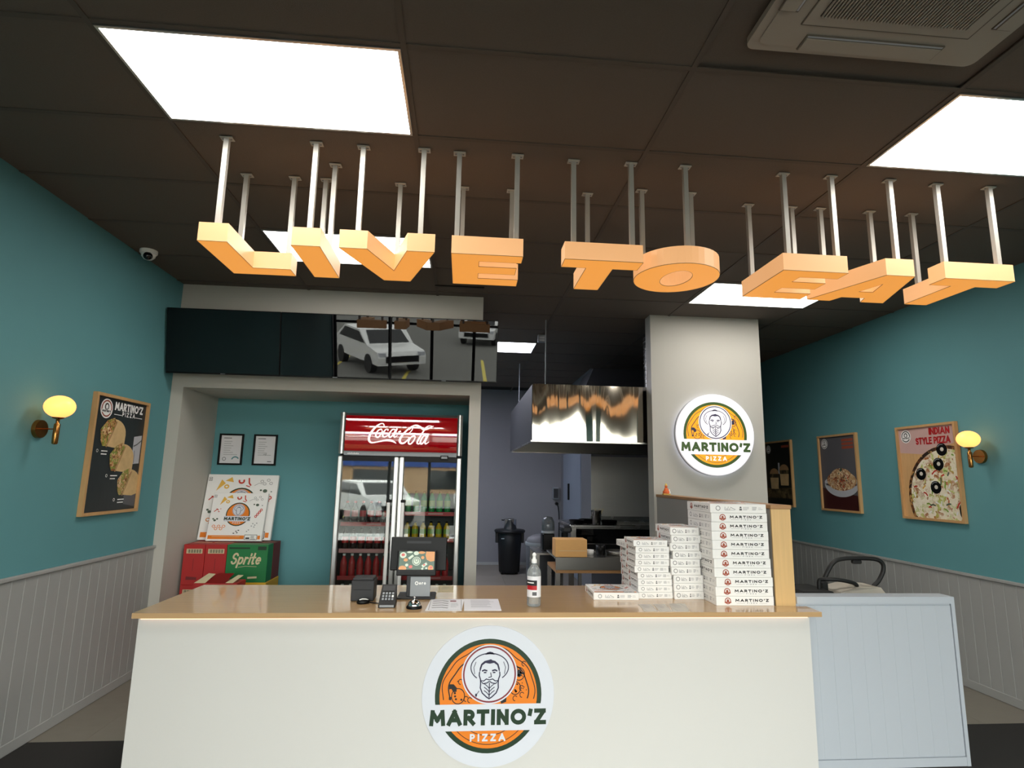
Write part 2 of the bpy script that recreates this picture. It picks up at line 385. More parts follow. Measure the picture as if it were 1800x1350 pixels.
def text(mb, s, x0, y0, h, w, width=None, z=0.0, gap=0.22, shear=0.0, center=False):
    """lettering of height h, stroke w, starting at x0,y0 (baseline); squeezed to 'width' when given"""
    adv = []; x = 0.0
    for ch in s:
        if ch == ' ': x += 0.45; adv.append(None); continue
        adv.append(x); x += G[ch][0]+gap+ (w/h)
    tot = x-gap
    H = h-w; sx = H if width is None else (width-w)/max(1e-6, tot-w/h)
    W_ = width if width else tot*H
    ox = x0-(W_/2 if center else 0)+w/2
    for li, (ch, a) in enumerate(zip(s, adv)):
        if a is None: continue
        for si, st in enumerate(G[ch][1]):
            pts = [(ox+(a+px)*sx+shear*(py*H), y0+w/2+py*H) for px, py in st]
            closed = (abs(pts[0][0]-pts[-1][0]) < 1e-6 and abs(pts[0][1]-pts[-1][1]) < 1e-6)
            zz = z+(2*(li % 2)+si)*w*.02
            if closed: mb.rib(pts[:-1], w, zz, True); continue
            P = [Vector(pts[0])]
            for p in pts[1:]:
                if (Vector(p)-P[-1]).length > w*1e-3: P.append(Vector(p))
            def axis(d): return abs(d.x) < .16*abs(d.y) or abs(d.y) < .16*abs(d.x)
            cuts = [0]
            for i in range(1, len(P)-1):
                if (P[i]-P[i-1]).normalized().dot((P[i+1]-P[i]).normalized()) < .55: cuts.append(i)
            cuts.append(len(P)-1)
            for ci in range(len(cuts)-1):
                Q = [p.copy() for p in P[cuts[ci]:cuts[ci+1]+1]]
                for end, nb, other in ((0, 1, P[cuts[ci]-1] if ci else None), (-1, -2, P[cuts[ci+1]+1] if ci < len(cuts)-2 else None)):
                    d_ = Q[end]-Q[nb]
                    if other is None or axis(d_) or not axis(other-Q[end]): Q[end] = Q[end]+d_.normalized()*w*.5
                mb.rib([(p.x, p.y) for p in Q], w, zz+(ci % 2)*w*.01)
def scribble(mb, x0, y0, w, rows, dy, z, t):
    for r in range(rows): mb.rib([(x0, y0-r*dy), (x0+w*random.uniform(0.6, 1.0), y0-r*dy)], t, z)

def emblem(mb, R, e, M, lit=False, detail=2):
    """the round shop emblem; R = outer radius of the green ring"""
    n = {'w': 'disc_white', 'g': 'green_dark', 'o': 'orange', 'n': 'navy', 'm': 'maroon', 'k': 'ink'}
    if lit: n = {'w': 'sign_white', 'g': 'sign_green', 'o': 'sign_orange', 'n': 'sign_dark', 'm': 'sign_dark', 'k': 'sign_dark'}
    mb.M = M
    q = lambda *a: [x*R for x in a]
    ns = 64 if detail > 1 else 28
    mb.use(n['g']).ell(0, 0, R, R, e, ns); mb.use(n['o']).ell(0, 0, 0.915*R, 0.915*R, 2*e, ns)
    if detail > 1:
        mb.use(n['k'])
        for rr, w in ((0.86, 0.016), (0.74, 0.022)):
            pts = []
            for i in range(73):
                a = math.radians(-5+190*i/72); k = rr+0.02*math.sin(a*5)+0.012*math.sin(a*11+1)
                pts.append((k*R*math.cos(a), k*R*math.sin(a)))
            mb.rib(pts, w*R, 3*e)
        for rr, w in ((0.83, 0.012), (0.68, 0.012)):
            mb.rib([(rr*R*math.cos(a), rr*R*math.sin(a)*1.02) for a in [math.radians(215+110*i/30) for i in range(31)]], w*R, 3*e)
        for (x, y, r_) in ((-0.57, -0.01, 0.13), (0.57, 0.37, 0.11), (0.50, 0.12, 0.11)):
            mb.ring(x*R, y*R, r_*R, r_*1.1*R, 0.016*R, 3*e, 18)
            for k in range(4): mb.ell((x+random.uniform(-.07, .07))*R, (y+random.uniform(-.07, .07))*R, 0.022*R, 0.02*R, 3.5*e, 6)
        mb.ell(0.57*R, 0.38*R, 0.05*R, 0.07*R, 3.5*e, 10)
        for pts in ([(-.74,.2),(-.66,.2),(-.6,.14),(-.6,.07),(-.66,.06),(-.70,.12),(-.74,.11)], [(.2,-.04),(.28,.02),(.34,-.03),(.33,-.12),(.24,-.15)], [(-.74,-.02),(-.69,-.02),(-.70,-.08),(-.74,-.07)]):
            mb.poly([(x*R, y*R) for x, y in pts], 3.5*e)
        for (x, y) in ((-.53,.24),(-.42,-.06),(.62,.12),(.66,.55),(.5,-.06),(-.35,-.08),(.63,.0)):
            mb.rib([((x+.04*math.cos(t))*R, (y+.045*math.sin(t))*R) for t in [0.5+4.3*i/9 for i in range(10)]], .014*R, 3*e)
        for k in range(34):
            a = random.uniform(0.1, PI-0.1); rr = random.uniform(0.56, 0.72); x = rr*math.cos(a); y = rr*math.sin(a)
            if y > 0 : mb.ell(x*R, y*R, .012*R, .010*R, 3.2*e, 5)
    # face disc
    cx, cy = 0.01*R, 0.371*R
    mb.use(n['w']).ell(cx, cy, 0.525*R, 0.525*R, 4*e, ns); mb.use(n['m']).ring(cx, cy, 0.50*R, 0.50*R, 0.028*R, 5*e, ns)
    mb.use(n['n']); k = lambda pts: [(cx+x*R, cy+y*R) for x, y in pts]
    lw = 0.018*R if detail > 1 else 0.03*R
    mb.rib(k([(0.355*math.cos(t), 0.12+0.25*math.sin(t)) for t in [math.radians(-48+276*i/36) for i in range(37)]]), lw, 6*e)     # hat brim
    mb.poly(k([(-0.09, 0.345), (-0.06, 0.385), (0, 0.40), (0.06, 0.385), (0.09, 0.345), (0, 0.355)]), 6*e)                       # hat crown
    hair = [(-.19,.02),(-.19,.10),(-.165,.18),(-.10,.235),(-.03,.25),(.02,.265),(.05,.245),(.10,.235),(.165,.18),(.19,.10),(.19,.02),(.165,.08),(.14,.16),(.08,.20),(0,.185),(-.08,.20),(-.14,.16),(-.165,.08)]
    mb.poly(k(hair), 6*e)
    mb.rib(k([(-.19,.04),(-.195,-.02),(-.17,-.09),(-.165,-.17),(-.17,-.24),(-.13,-.33),(-.05,-.40),(0,-.43),(.05,-.40),(.13,-.33),(.17,-.24),(.165,-.17),(.17,-.09),(.195,-.02),(.19,.04)]), lw*1.2, 6*e)
    if detail > 1:
        for sx in (-1, 1):
            mb.rib(k([(sx*.145,.055),(sx*.10,.075),(sx*.045,.06)]), lw*1.5, 6*e); mb.ell(cx+sx*.085*R, cy+.03*R, .03*R, .013*R, 6*e, 10)
            mb.rib(k([(0,-.10),(sx*.06,-.085),(sx*.11,-.12),(sx*.165,-.11),(sx*.12,-.165),(sx*.05,-.155),(0,-.125)]), lw, 6*e)
            for yy in (-.2,-.26,-.32): mb.rib(k([(0,yy-.05),(sx*.05,yy),(sx*.1,yy+.035)]), lw*.8, 6*e)
            mb.rib(k([(sx*.26,.22),(sx*.30,.12),(sx*.28,.0)]), lw*.6, 6*e)
        mb.rib(k([(0,-.15),(0,-.41)]), lw, 6*e); mb.rib(k([(.02,.03),(.035,-.045),(-.02,-.06)]), lw*.9, 6*e)
        mb.rib(k([(-.19,-.29),(-.24,-.36)]), lw*.6, 6*e); mb.ell(cx-.245*R, cy-.365*R, .02*R, .03*R, 6*e, 8)
    # band with the name
    mb.use(n['w']).poly(q_pts([(-1.14,-.151),(1.14,-.151),(1.07,-.61),(-1.07,-.61)], R), 7*e)
    mb.use(n['g']); text(mb, "MARTINO'Z", 0, -0.515*R, 0.275*R, 0.075*R, 2.17*R, 8*e, 0.2, center=True)
    mb.use(n['w']); text(mb, 'PIZZA', 0, -0.79*R, 0.13*R, 0.032*R, 0.66*R, 8*e, 0.5, center=True)
    mb.M = None
def q_pts(p, R): return [(x*R, y*R) for x, y in p]

# ================================================================== STRUCTURE
XL, XR, ZC, YF, YB = -2.618, 4.258, 3.355, -1.2, 11.2
# floor
fl = MB().use('grout').box(XL-.2, XR+.2, YF, YB+.2, -0.12, -0.004).build('floor', kind='structure')
tx = [XL]+[-2.277+.6*k for k in range(11)]+[XR]; ty = [4.01+.6*k for k in range(12)]+[YB]
unit = MB().use('floor_tile').box(0.0015, 1-.0015, 0.0015, 1-.0015, -0.012, 0).mesh('tile')
for i in range(len(tx)-1):
    for j in range(len(ty)-1):
        o = put('tile', unit, fl); o.location = (tx[i], ty[j], 0); o.scale = (tx[i+1]-tx[i], ty[j+1]-ty[j], 1)
MB().use('carpet_black').box(XL, XR, YF, 4.008, -0.004, 0.001).build('floor', kind='structure')
MB().use('asphalt').box(-40, 40, -60, YF-.02, -0.2, -0.03).build('ground', kind='structure')
# ceiling
ce = MB().use('ceiling_back').box(XL-.2, XR+.2, YF-.1, YB+.2, 3.385, 3.5).build('ceiling', kind='structure')
gx = [XL, -1.49, -.29, .91, 2.11, 3.31, XR]; gy0, gp = 2.05, .616
ks = list(range(-5, 15)); gy = [max(YF, min(YB, gy0+gp*k)) for k in ks]
LIGHTS = {(1, 0): 'a', (4, 0): 'b', (1, 3): 'c', (4, 4): 'd', (2, 8): 'k', (1, 8): 'm', (1, 11): 'n'}
ctile = MB().use('tile_dark').box(0, 1, 0, 1, 0, 0.012).mesh('ceiling_tile')
for i in range(6):
    for j, k in enumerate(ks[:-1]):
        if (i, k) in LIGHTS or gy[j+1]-gy[j] < .05: continue
        o = put('ceiling_tile', ctile, ce); o.location = (gx[i], gy[j], 3.3595 + (0.010 if (i, k) in ((3, -1), (3, -2)) else 0)); o.scale = (gx[i+1]-gx[i], gy[j+1]-gy[j], 1)
for x in gx[1:-1]: MB().use('tile_bar').box(x-.012, x+.012, YF, YB, 3.354, 3.3595).build('grid_bar', ce)
for y in gy[1:-1]: MB().use('tile_bar').box(XL, XR, y-.012, y+.012, 3.3545, 3.3595).build('grid_bar', ce)
# walls
MB().use('teal').box(XL-.12, XL, YF, YB, 0, ZC+.03).build('wall_left', kind='structure')
MB().use('teal').box(XR, XR+.12, YF, YB, 0, ZC+.03).build('wall_right', kind='structure')
MB().use('kitchen_grey').box(XL-.12, XR+.12, YB, YB+.12, 0, ZC+.03).build('wall_back', kind='structure')
wn_ = MB().use('paint_grey')
wn_.box(XL, -2.515, 5.24, 5.98, 0, 2.40).box(.045, .15, 5.24, 6.08, 0, 2.40).box(XL, .15, 5.24, 6.08, 2.40, ZC+.02)
wn_.build('wall_niche', kind='structure')
MB().use('teal').box(XL, .045, 5.98, 6.08, 0, 2.40).build('wall_niche_back', kind='structure')
MB().use('kitchen_grey').box(1.95, 3.085, 8.56, YB, 0, ZC+.02).build('wall_kitchen_end', kind='structure')
MB().use('kitchen_grey').box(2.95, 3.085, 5.74, 8.56, 0, ZC+.02).build('wall_corridor', kind='structure')
MB().use('paint_grey').box(1.905, 3.085, 5.58, 5.74, 0, ZC+.02).build('wall_column', kind='structure')
MB().use('paint_mid').box(1.932, 2.05, 3.474, 5.58, 0, 1.488).build('wall_partition', kind='structure')
tr = MB().use('oak_edge').cbox(1.924, 2.062, 3.456, 5.58, 1.488, 1.513, .003)
tr.build('trim_3', kind='structure', label='oak cap board on the low partition beside the column')
MB().use('oak_v').box(1.930, 2.056, 3.462, 3.474, 0.0, 1.488).build('trim_4', kind='structure', label='oak end panel of the low partition at the counter')
# low white boarded wall
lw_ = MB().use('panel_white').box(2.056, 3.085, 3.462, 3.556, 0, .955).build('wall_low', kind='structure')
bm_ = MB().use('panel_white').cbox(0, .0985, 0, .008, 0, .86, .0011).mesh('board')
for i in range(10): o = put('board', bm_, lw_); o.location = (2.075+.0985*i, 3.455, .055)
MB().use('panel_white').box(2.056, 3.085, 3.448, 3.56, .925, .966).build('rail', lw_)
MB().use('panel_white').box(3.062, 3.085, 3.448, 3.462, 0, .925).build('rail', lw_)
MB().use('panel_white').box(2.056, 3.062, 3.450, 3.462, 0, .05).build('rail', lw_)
# wainscots
def wainscot(n, x, sgn, y0, y1, ztop):
    t = MB().use('board_white').box(min(x, x+sgn*.004), max(x, x+sgn*.004), y0, y1, .06, ztop-.02).build('trim_%d' % n, kind='structure')
    bme = MB().use('board_white').cbox(min(0, sgn*.013), max(0, sgn*.013), 0, .1032, .06, ztop-.022, .0035).mesh('board')
    y = y1-.1035
    while y > y0-.01:
        o = put('board', bme, t); o.location = (x+sgn*.002, y, 0); y -= .1035
    MB().use('board_white').cbox(min(x, x+sgn*.03), max(x, x+sgn*.03), y0, y1, ztop-.024, ztop, .004).build('rail', t)
wainscot(1, XL, 1, YF, 5.24, 1.028); wainscot(2, XR, -1, YF, YB, .930)
MB().use('board_white').cbox(XL, XL+.02, YF, 5.24, 0.001, .068, .003).build('baseboard_left', kind='structure')
MB().use('board_white').cbox(XR-.02, XR, YF, YB, 0.001, .068, .003).build('baseboard_right', kind='structure')
MB().use('board_white').box(.15, 1.95, YB-.015, YB, 0, .05).build('baseboard_back', kind='structure')
# kitchen door on the side of the end wall
d = MB().use('door_blue').box(1.938, 1.95, 9.3, 10.9, 0.01, 2.1).build('door_1', kind='structure')
MB().use('black').cbox(1.905, 1.938, 10.25, 10.29, 1.27, 1.56, .005).build('door_handle', d)
# shopfront behind the camera
MB().use('paint_grey').box(XL, XR, YF-.1, YF, 2.95, ZC+.03).build('wall_front', kind='structure')
win = MB().use('mullion').box(XL, XR, YF-.08, YF, 0, .1).box(XL, XR, YF-.08, YF, 2.87, 2.95).build('window_1', kind='structure')
mx_ = [XL, -1.55, -.72, .12, 1.05, 2.1, 3.2, XR-.06]
for x in mx_: MB().use('mullion').box(x, x+.06, YF-.07, YF-.01, .1, 2.87).build('mullion', win)
for i in range(len(mx_)-1):
    MB().use('mullion').box(mx_[i]+.06, mx_[i+1], YF-.07, YF-.01, 2.42, 2.47).build('transom', win)
    MB().use('pane').box(mx_[i]+.06, mx_[i+1], YF-.045, YF-.039, .1, 2.42).build('pane', win)
    MB().use('pane').box(mx_[i]+.06, mx_[i+1], YF-.045, YF-.039, 2.47, 2.87).build('pane', win)

# ================================================================== CEILING THINGS
def led_panel(i, k, label, m='lit_panel'):
    x0, x1, y0, y1 = gx[i]+.014, gx[i+1]-.014, gy0+gp*k+.014, gy0+gp*(k+1)-.014
    t = thing('led_panel', label, 'ceiling light', ((x0+x1)/2, (y0+y1)/2, 3.352), group='ceiling led panels')
    w, h = (x1-x0)/2, (y1-y0)/2
    f = MB().use('alu')
    for a in ((-w, w, -h, -h+.012), (-w, w, h-.012, h), (-w, -w+.012, -h+.012, h-.012), (w-.012, w, -h+.012, h-.012)): f.box(*a, -.003, .014)
    f.build('frame', t)
    MB().use(m).box(-w+.012, w-.012, -h+.012, h-.012, 0, .01).build('diffuser', t)
led_panel(1, 0, 'large white ceiling light panel just before the letter L of the hanging sign')
led_panel(4, 0, 'white ceiling light panel beside the air conditioner, in front of the word EAT')
led_panel(1, 3, 'white ceiling light panel above the letters LIV, towards the menu screens')
led_panel(4, 4, 'white ceiling light panel behind the word EAT, before the white column')
led_panel(1, 8, 'unseen cool white panel added to light the kitchen, behind the niche wall', 'lit_panel_cool')  # added panel, out of view, to brighten the kitchen
led_panel(1, 11, 'unseen cool white panel added to light the kitchen, far behind the niche wall', 'lit_panel_cool')  # another added kitchen light, hidden from the camera
led_panel(2, 8, 'cool white ceiling light panel over the kitchen', 'lit_panel_cool')

# air conditioner cassette
ac = thing('air_conditioner', 'off-white square ceiling cassette air conditioner with slatted grille', 'air conditioner', (1.52, 1.41, 3.355))
def rrect(w, h, r, n=5):
    out = []
    for cx, cy, a in ((w-r, h-r, 0), (-w+r, h-r, 90), (-w+r, -h+r, 180), (w-r, -h+r, 270)):
        out += [(cx+r*math.cos(math.radians(a+90*i/n)), cy+r*math.sin(math.radians(a+90*i/n))) for i in range(n+1)]
    return out
MB().use('ac_white').prism(rrect(.475, .475, .035), -.028, -.004).prism(rrect(.44, .44, .03), -.034, -.028).build('panel', ac)
g = MB().use('ac_white').box(-.33, .33, -.33, .33, -.038, -.034)
g.use('ac_line')
for a in ((-.33, .33, .327, .331), (-.33, .33, -.331, -.327), (-.331, -.327, -.33, .33), (.327, .331, -.33, .33)): g.box(*a, -.0385, -.034)
g.build('grille_cover', ac)
g = MB().use('ink').box(-.285, .285, -.285, .285, -.040, -.0385).use('ac_white')
for i in range(46): x = -.28+.56*i/45; g.box(x-.0028, x+.0028, -.285, .285, -.046, -.040)
g.build('grille', ac, kind='stuff')
for i in range(4):
    l = MB(); l.M = Matrix.Rotation(PI/2*i, 4, 'Z')
    l.use('ac_line').box(-.278, .278, .374, .448, -.0385, -.034).use('ac_white').box(-.272, .272, .388, .445, -.043, -.0385).use('plate').box(-.272, .272, .377, .384, -.0395, -.0385)
    l.build('louvre', ac)

# hanging letters  (plan coordinates measured at scale 1.575)
K = 1.575
def hang(name_label, outline, rods, hole=None, group='hanging sign letters'):
    cx = sum(p[0] for p in outline)/len(outline)*K; cy = sum(p[1] for p in outline)/len(outline)*K
    t = thing('hanging_letter', name_label, 'sign letter', (cx, cy, 2.765), group=group)
    P = [(x*K-cx, y*K-cy) for x, y in outline]
    area = sum(P[i][0]*P[(i+1) % len(P)][1]-P[(i+1) % len(P)][0]*P[i][1] for i in range(len(P)))
    if area < 0: P = P[::-1]
    Hh = [(x*K-cx, y*K-cy) for x, y in hole] if hole else None
    if Hh:
        ah = sum(Hh[i][0]*Hh[(i+1) % len(Hh)][1]-Hh[(i+1) % len(Hh)][0]*Hh[i][1] for i in range(len(Hh)))
        if ah > 0: Hh = Hh[::-1]
        # keyhole: join nearest vertices
        bi, bj = min(((i, j) for i in range(len(P)) for j in range(len(Hh))), key=lambda q: (P[q[0]][0]-Hh[q[1]][0])**2+(P[q[0]][1]-Hh[q[1]][1])**2)
        cap = P[:bi+1]+Hh[bj:]+Hh[:bj+1]+P[bi:]
    else: cap = P
    s = MB().use('letter_side'); s.prism(P, .003, .098, caps=False)
    if Hh: s.prism(Hh, .003, .098, caps=False)
    s.add([(x, y, .098) for x, y in cap], [tuple(range(len(cap)))])
    s.build('letter_return', t)
    MB().use('letter_face').add([(x, y, .001) for x, y in cap], [tuple(range(len(cap)))[::-1]]).build('letter_face', t)
    for loop in ([P, Hh] if Hh else [P]):
        n = len(loop); e = MB().use('oak_edge')
        for i in range(n):
            a, b = Vector((*loop[i], .002)), Vector((*loop[(i+1) % n], .002))
            e.cyl(a, b, .0016, n=4, caps=False)
        e.build('edge_trim', t)
    for (x, y) in rods:
        x -= cx; y -= cy; zt = 3.3545-2.765
        r = MB().use('alu_rod').box(x-.0125, x+.0125, y-.0125, y+.0125, .099, zt-.006).build('rod', t)
        MB().use('alu_rod').cbox(x-.032, x+.032, y-.02, y+.02, zt-.006, zt, .001).build('ceiling_plate', r)
        MB().use('mid_grey').cyl((x-.02, y, zt-.009), (x-.02, y, zt-.006), .005, n=8).build('screw', r)
        MB().use('mid_grey').cyl((x+.02, y, zt-.009), (x+.02, y, zt-.006), .005, n=8).build('screw', r)
yt, yb_ = 1.732, 2.020
hang('glowing orange letter L starting the hanging sign', [(-.841,yt),(-.752,yt),(-.752,1.955),(-.624,1.955),(-.624,yb_),(-.841,yb_)], [(-1.262,2.79),(-1.295,3.155),(-1.025,3.155)])
hang('glowing orange letter I between L and V of the hanging sign', [(-.558,yt),(-.470,yt),(-.470,yb_),(-.558,yb_)], [(-.81,2.785),(-.847,3.155),(-.757,2.986)])
hang('glowing orange letter V of the hanging sign', [(-.412,yt),(-.324,yt),(-.261,1.917),(-.199,yt),(-.111,yt),(-.213,yb_),(-.309,yb_)], [(-.57,2.79),(-.254,2.78),(-.417,3.155)])
def letterE(x, w):
    a, b, c_, d_ = 1.790, 1.838, 1.902, 1.953
    return [(x,yt),(x+w,yt),(x+w,a),(x+.091,a),(x+.091,b),(x+w-.012,b),(x+w-.012,c_),(x+.091,c_),(x+.091,d_),(x+w+.004,d_),(x+w+.004,yb_),(x,yb_)]
hang('glowing orange letter E ending the word LIVE of the hanging sign', letterE(-.058, .232), [(-.068,2.79),(.241,2.78),(-.046,3.155),(.245,3.155)])
def letterT(x, w): return [(x,yt),(x+w,yt),(x+w,1.802),(x+w/2+.046,1.802),(x+w/2+.046,yb_),(x+w/2-.046,yb_),(x+w/2-.046,1.802),(x,1.802)]
hang('glowing orange letter T starting the word TO of the hanging sign', letterT(.311, .262), [(.548,2.795),(.862,2.785),(.70,3.14)])
O_ = [(.733+.147*math.cos(2*PI*i/40), 1.862+.148*math.sin(2*PI*i/40)) for i in range(40)]
Oh = [(.733+.052*math.cos(2*PI*i/24), 1.862+.080*math.sin(2*PI*i/24)) for i in range(24)]
hang('glowing orange round letter O of the hanging sign', O_, [(1.164,2.78),(1.31,3.06),(1.01,3.06)], Oh)
hang('glowing orange letter E starting the word EAT of the hanging sign', letterE(1.058, .230), [(1.733,2.79),(2.010,2.785),(1.72,3.155),(2.0,3.155)])
hang('glowing orange letter A of the hanging sign', [(1.427,yt),(1.530,yt),(1.636,yb_),(1.541,yb_),(1.524,1.972),(1.430,1.972),(1.414,yb_),(1.320,yb_)], [(2.36,2.785),(2.185,3.15),(2.515,3.15)], [(1.478,1.815),(1.507,1.905),(1.450,1.905)])
hang('glowing orange letter T ending the word EAT of the hanging sign', letterT(1.643, .260), [(2.655,2.795),(2.975,2.79),(2.80,3.15)])

# security camera
sc_ = thing('security_camera', 'white and black dome security camera at the top of the left teal wall', 'security camera', (-2.50, 4.43, 3.355))
MB().use('white').lathe([(.062, 0), (.062, -.02), (.055, -.03), (0.0, -.03)][::-1], 24).build('mount', sc_)
MB().use('white').lathe([(0, -.075), (.03, -.07), (.048, -.05), (.05, -.03)], 24).build('housing', sc_)
mm = MB().use('black_gloss'); mm.M = Matrix.Translation((.012, -.025, -.05)) @ Matrix.Rotation(-.9, 4, 'X'); mm.lathe([(0, -.035), (.016, -.031), (.028, -.02), (.033, 0), (.03, .01)], 20); mm.build('lens_dome', sc_)
# slot vent and kitchen box on the ceiling
vt = MB().use('black').box(-.30, .145, 4.93, 4.97, 3.349, 3.354); vt.use('tile_bar').box(-.30, .145, 4.945, 4.955, 3.347, 3.349)
vt.build('slot_vent', label='slim black slot vent in the ceiling above the right end of the menu screens', cat='vent')
jb = thing('sensor_box', 'small grey box hanging under the dark kitchen ceiling', 'sensor', (.90, 6.58, 3.354))
MB().use('mid_grey').cbox(-.045, .045, -.03, .03, -.09, 0, .004).build('housing', jb)
MB().use('plate').box(-.03, .03, -.034, -.03, -.05, -.025).use('plate').box(-.03, .03, -.034, -.03, -.08, -.06).build('front_plate', jb)

# ================================================================== WALL THINGS
def tv(x0, x1, label):
    zb_, zt_, yb2, yt2 = 2.497, 3.058, 5.075, 4.975
    h = math.hypot(zt_-zb_, yt2-yb2); w = x1-x0
    t = thing('menu_screen', label, 'screen', (x0, yb2, zb_), group='menu screens in a row'); t.rotation_euler = (math.atan2(yb2-yt2, zt_-zb_), 0, 0)
    MB().use('black').cbox(.001, w-.001, .0, .04, 0, h, .003).box(w*.2, w*.8, .04, .075, .08, h-.12).build('housing', t)
    MB().use('black_gloss').box(.007, w-.007, -.0015, 0, .014, h-.007).build('glass_screen', t)
    MB().use('mid_grey').box(w/2-.02, w/2+.02, -.002, 0, .004, .009).build('maker_mark', t)
    MB().use('black').box(w*.35, w*.65, .075, .10, h*.2, h*.5).build('wall_bracket', t)
tv(-2.600, -1.638, 'black menu screen at the end of the row by the teal wall')
tv(-1.637, -.677, 'black menu screen in the middle of the row of three')
tv(-.676, .286, 'black menu screen at the end of the row nearest the kitchen')

def sconce(x, y, z, sgn, label):
    t = thing('wall_sconce', label, 'wall lamp', (x, y, z), group='brass wall lamps')
    b = MB().use('brass'); b.cyl((0, 0, 0), (sgn*.022, 0, 0), .058, .055, 28); b.build('wall_plate', t)
    MB().use('brass').cyl((sgn*.022, 0, 0), (sgn*.128, -.03, 0), .004, n=8).build('arm', t)
    s = MB().use('brass'); cx, cy = sgn*.128, -.03
    s.lathe([(.001, -.095), (.013, -.092), (.0165, -.085), (.0165, .03), (.010, .036), (.010, .06), (.03, .066), (.032, .071)], 18, (cx, cy, 0)); s.build('stem', t)
    gl = MB().use('globe'); pr = []
    for i in range(15):
        a = -PI/2+PI*i/14; pr.append((max(.001, .081*math.cos(a)), .138+.069*math.sin(a)))
    pr = [(r, max(z_, .075)) for r, z_ in pr]; gl.lathe(pr, 32, (cx, cy, 0)); gl.build('glass_globe', t)
sconce(XL, 3.727, 1.897, 1, 'brass wall lamp with glowing globe beside the wrap poster')
sconce(XR, 4.343, 1.892, -1, 'brass wall lamp with glowing globe beside the Indian style pizza poster')

def poster(name, label, x, y0, y1, z0, z1, sgn, art):
    """framed print on a side wall; sgn=+1 faces +X. local frame: u to the right as seen, v up"""
    w, h = y1-y0, z1-z0
    t = thing('framed_poster', label, 'poster', (x, (y0+y1)/2, (z0+z1)/2), group='framed food posters')
    M = frame((0, 0, 0), (0, -sgn*-1, 0) if sgn > 0 else (0, -1, 0), (0, 0, 1))
    f = MB().use('oak_frame'); f.M = M
    b, dp = .022, .034
    f.box(-w/2, w/2, h/2-b, h/2, 0.001, dp).box(-w/2, w/2, -h/2, -h/2+b, 0.001, dp).box(-w/2, -w/2+b, -h/2+b, h/2-b, 0.001, dp).box(w/2-b, w/2, -h/2+b, h/2-b, 0.001, dp)
    fo = f.build('frame', t)
    a = MB(); a.M = M; art(a, w/2-b, h/2-b); a.build('print', t)
E_ = .0006
def small_badge(a, cx, cy, r, z, pic=True):
    a.use('white').ell(cx, cy, r, r, z, 28)
    a.use('ink' if not pic else 'red_brown').ring(cx, cy, r*.86, r*.86, r*.14, z+E_, 28)
    a.use('ink').ell(cx, cy+r*.2, r*.34, r*.36, z+E_, 16); a.use('white').ell(cx, cy+r*.18, r*.2, r*.24, z+2*E_, 14)
    a.use('white').poly([(cx-r*.8, cy-r*.12), (cx+r*.8, cy-r*.12), (cx+r*.8, cy-r*.42), (cx-r*.8, cy-r*.42)], z+2*E_)
    a.use('ink'); text(a, "MARTINO'Z", cx, cy-r*.36, r*.2, r*.06, r*1.4, z+3*E_, center=True)
def art_wraps(a, w, h):
    z = .014
    a.use('poster_dark').poly([(-w, -h), (w, -h), (w, h), (-w, h)], z)
    small_badge(a, -w*.60, h*.80, .072, z+E_)
    a.use('white'); text(a, "MARTINO'Z", -w*.30, h*.80, .062, .014, w*1.16, z+E_); text(a, 'PIZZA', w*.28, h*.705, .034, .007, .17, z+E_, .5, center=True)
    a.rib([(-w*.30, h*.722), (w*.0, h*.722)], .004, z+E_); a.rib([(w*.56, h*.722), (w*.86, h*.722)], .004, z+E_)
    a.use('plate').poly([(w*.62, h*.36), (w*.95, h*.40), (w*.95, -h*.14), (w*.62, -h*.16)], z+E_)
    a.use('ink_grey').rib([(w*.64, h*.18), (w*.78, h*.22), (w*.95, h*.3)], .01, z+2*E_); a.rib([(w*.7, h*.1), (w*.72, -h*.14)], .006, z+2*E_)
    a.use('poster_grey').poly([(w*.45, -h*.32), (w*.98, -h*.30), (w*.98, -h*.96), (w*.5, -h*.9)], z+E_)
    for (cx, cy, s) in ((-w*.35, h*.38, 1.0), (w*.1, -h*.05, 1.0), (w*.5, -h*.50, .95)):
        a.use('wrap').ell(cx+.045*s, cy, .145*s, .105*s, z+3*E_, 28)
        a.poly([(cx+.0, cy+.10*s), (cx+.13*s, cy+.08*s), (cx+.19*s, cy+.0*s), (cx+.185*s, cy-.09*s), (cx+.1*s, cy-.108*s), (cx-.02, cy-.1*s)], z+3.5*E_)
        a.use('filling_photo').poly([(cx-.105*s, cy-.06*s), (cx-.12*s, cy+.02*s), (cx-.05*s, cy+.09*s), (cx+.03*s, cy+.115*s), (cx+.06*s, cy+.08*s), (cx+.0*s, cy-.02*s), (cx-.04*s, cy-.10*s), (cx-.08*s, cy-.1*s)], z+4*E_)
        a.use('bun').rib([(cx+.065*s, cy+.09*s), (cx+.01*s, cy-.02*s), (cx-.035*s, cy-.105*s)], .012*s, z+5*E_)
        a.use('white'); scribble(a, cx-.08, cy-.135*s, .10, 2, .022, z+2*E_, .008); a.ring(cx-.125, cy-.135*s, .012, .012, .004, z+2*E_, 10)
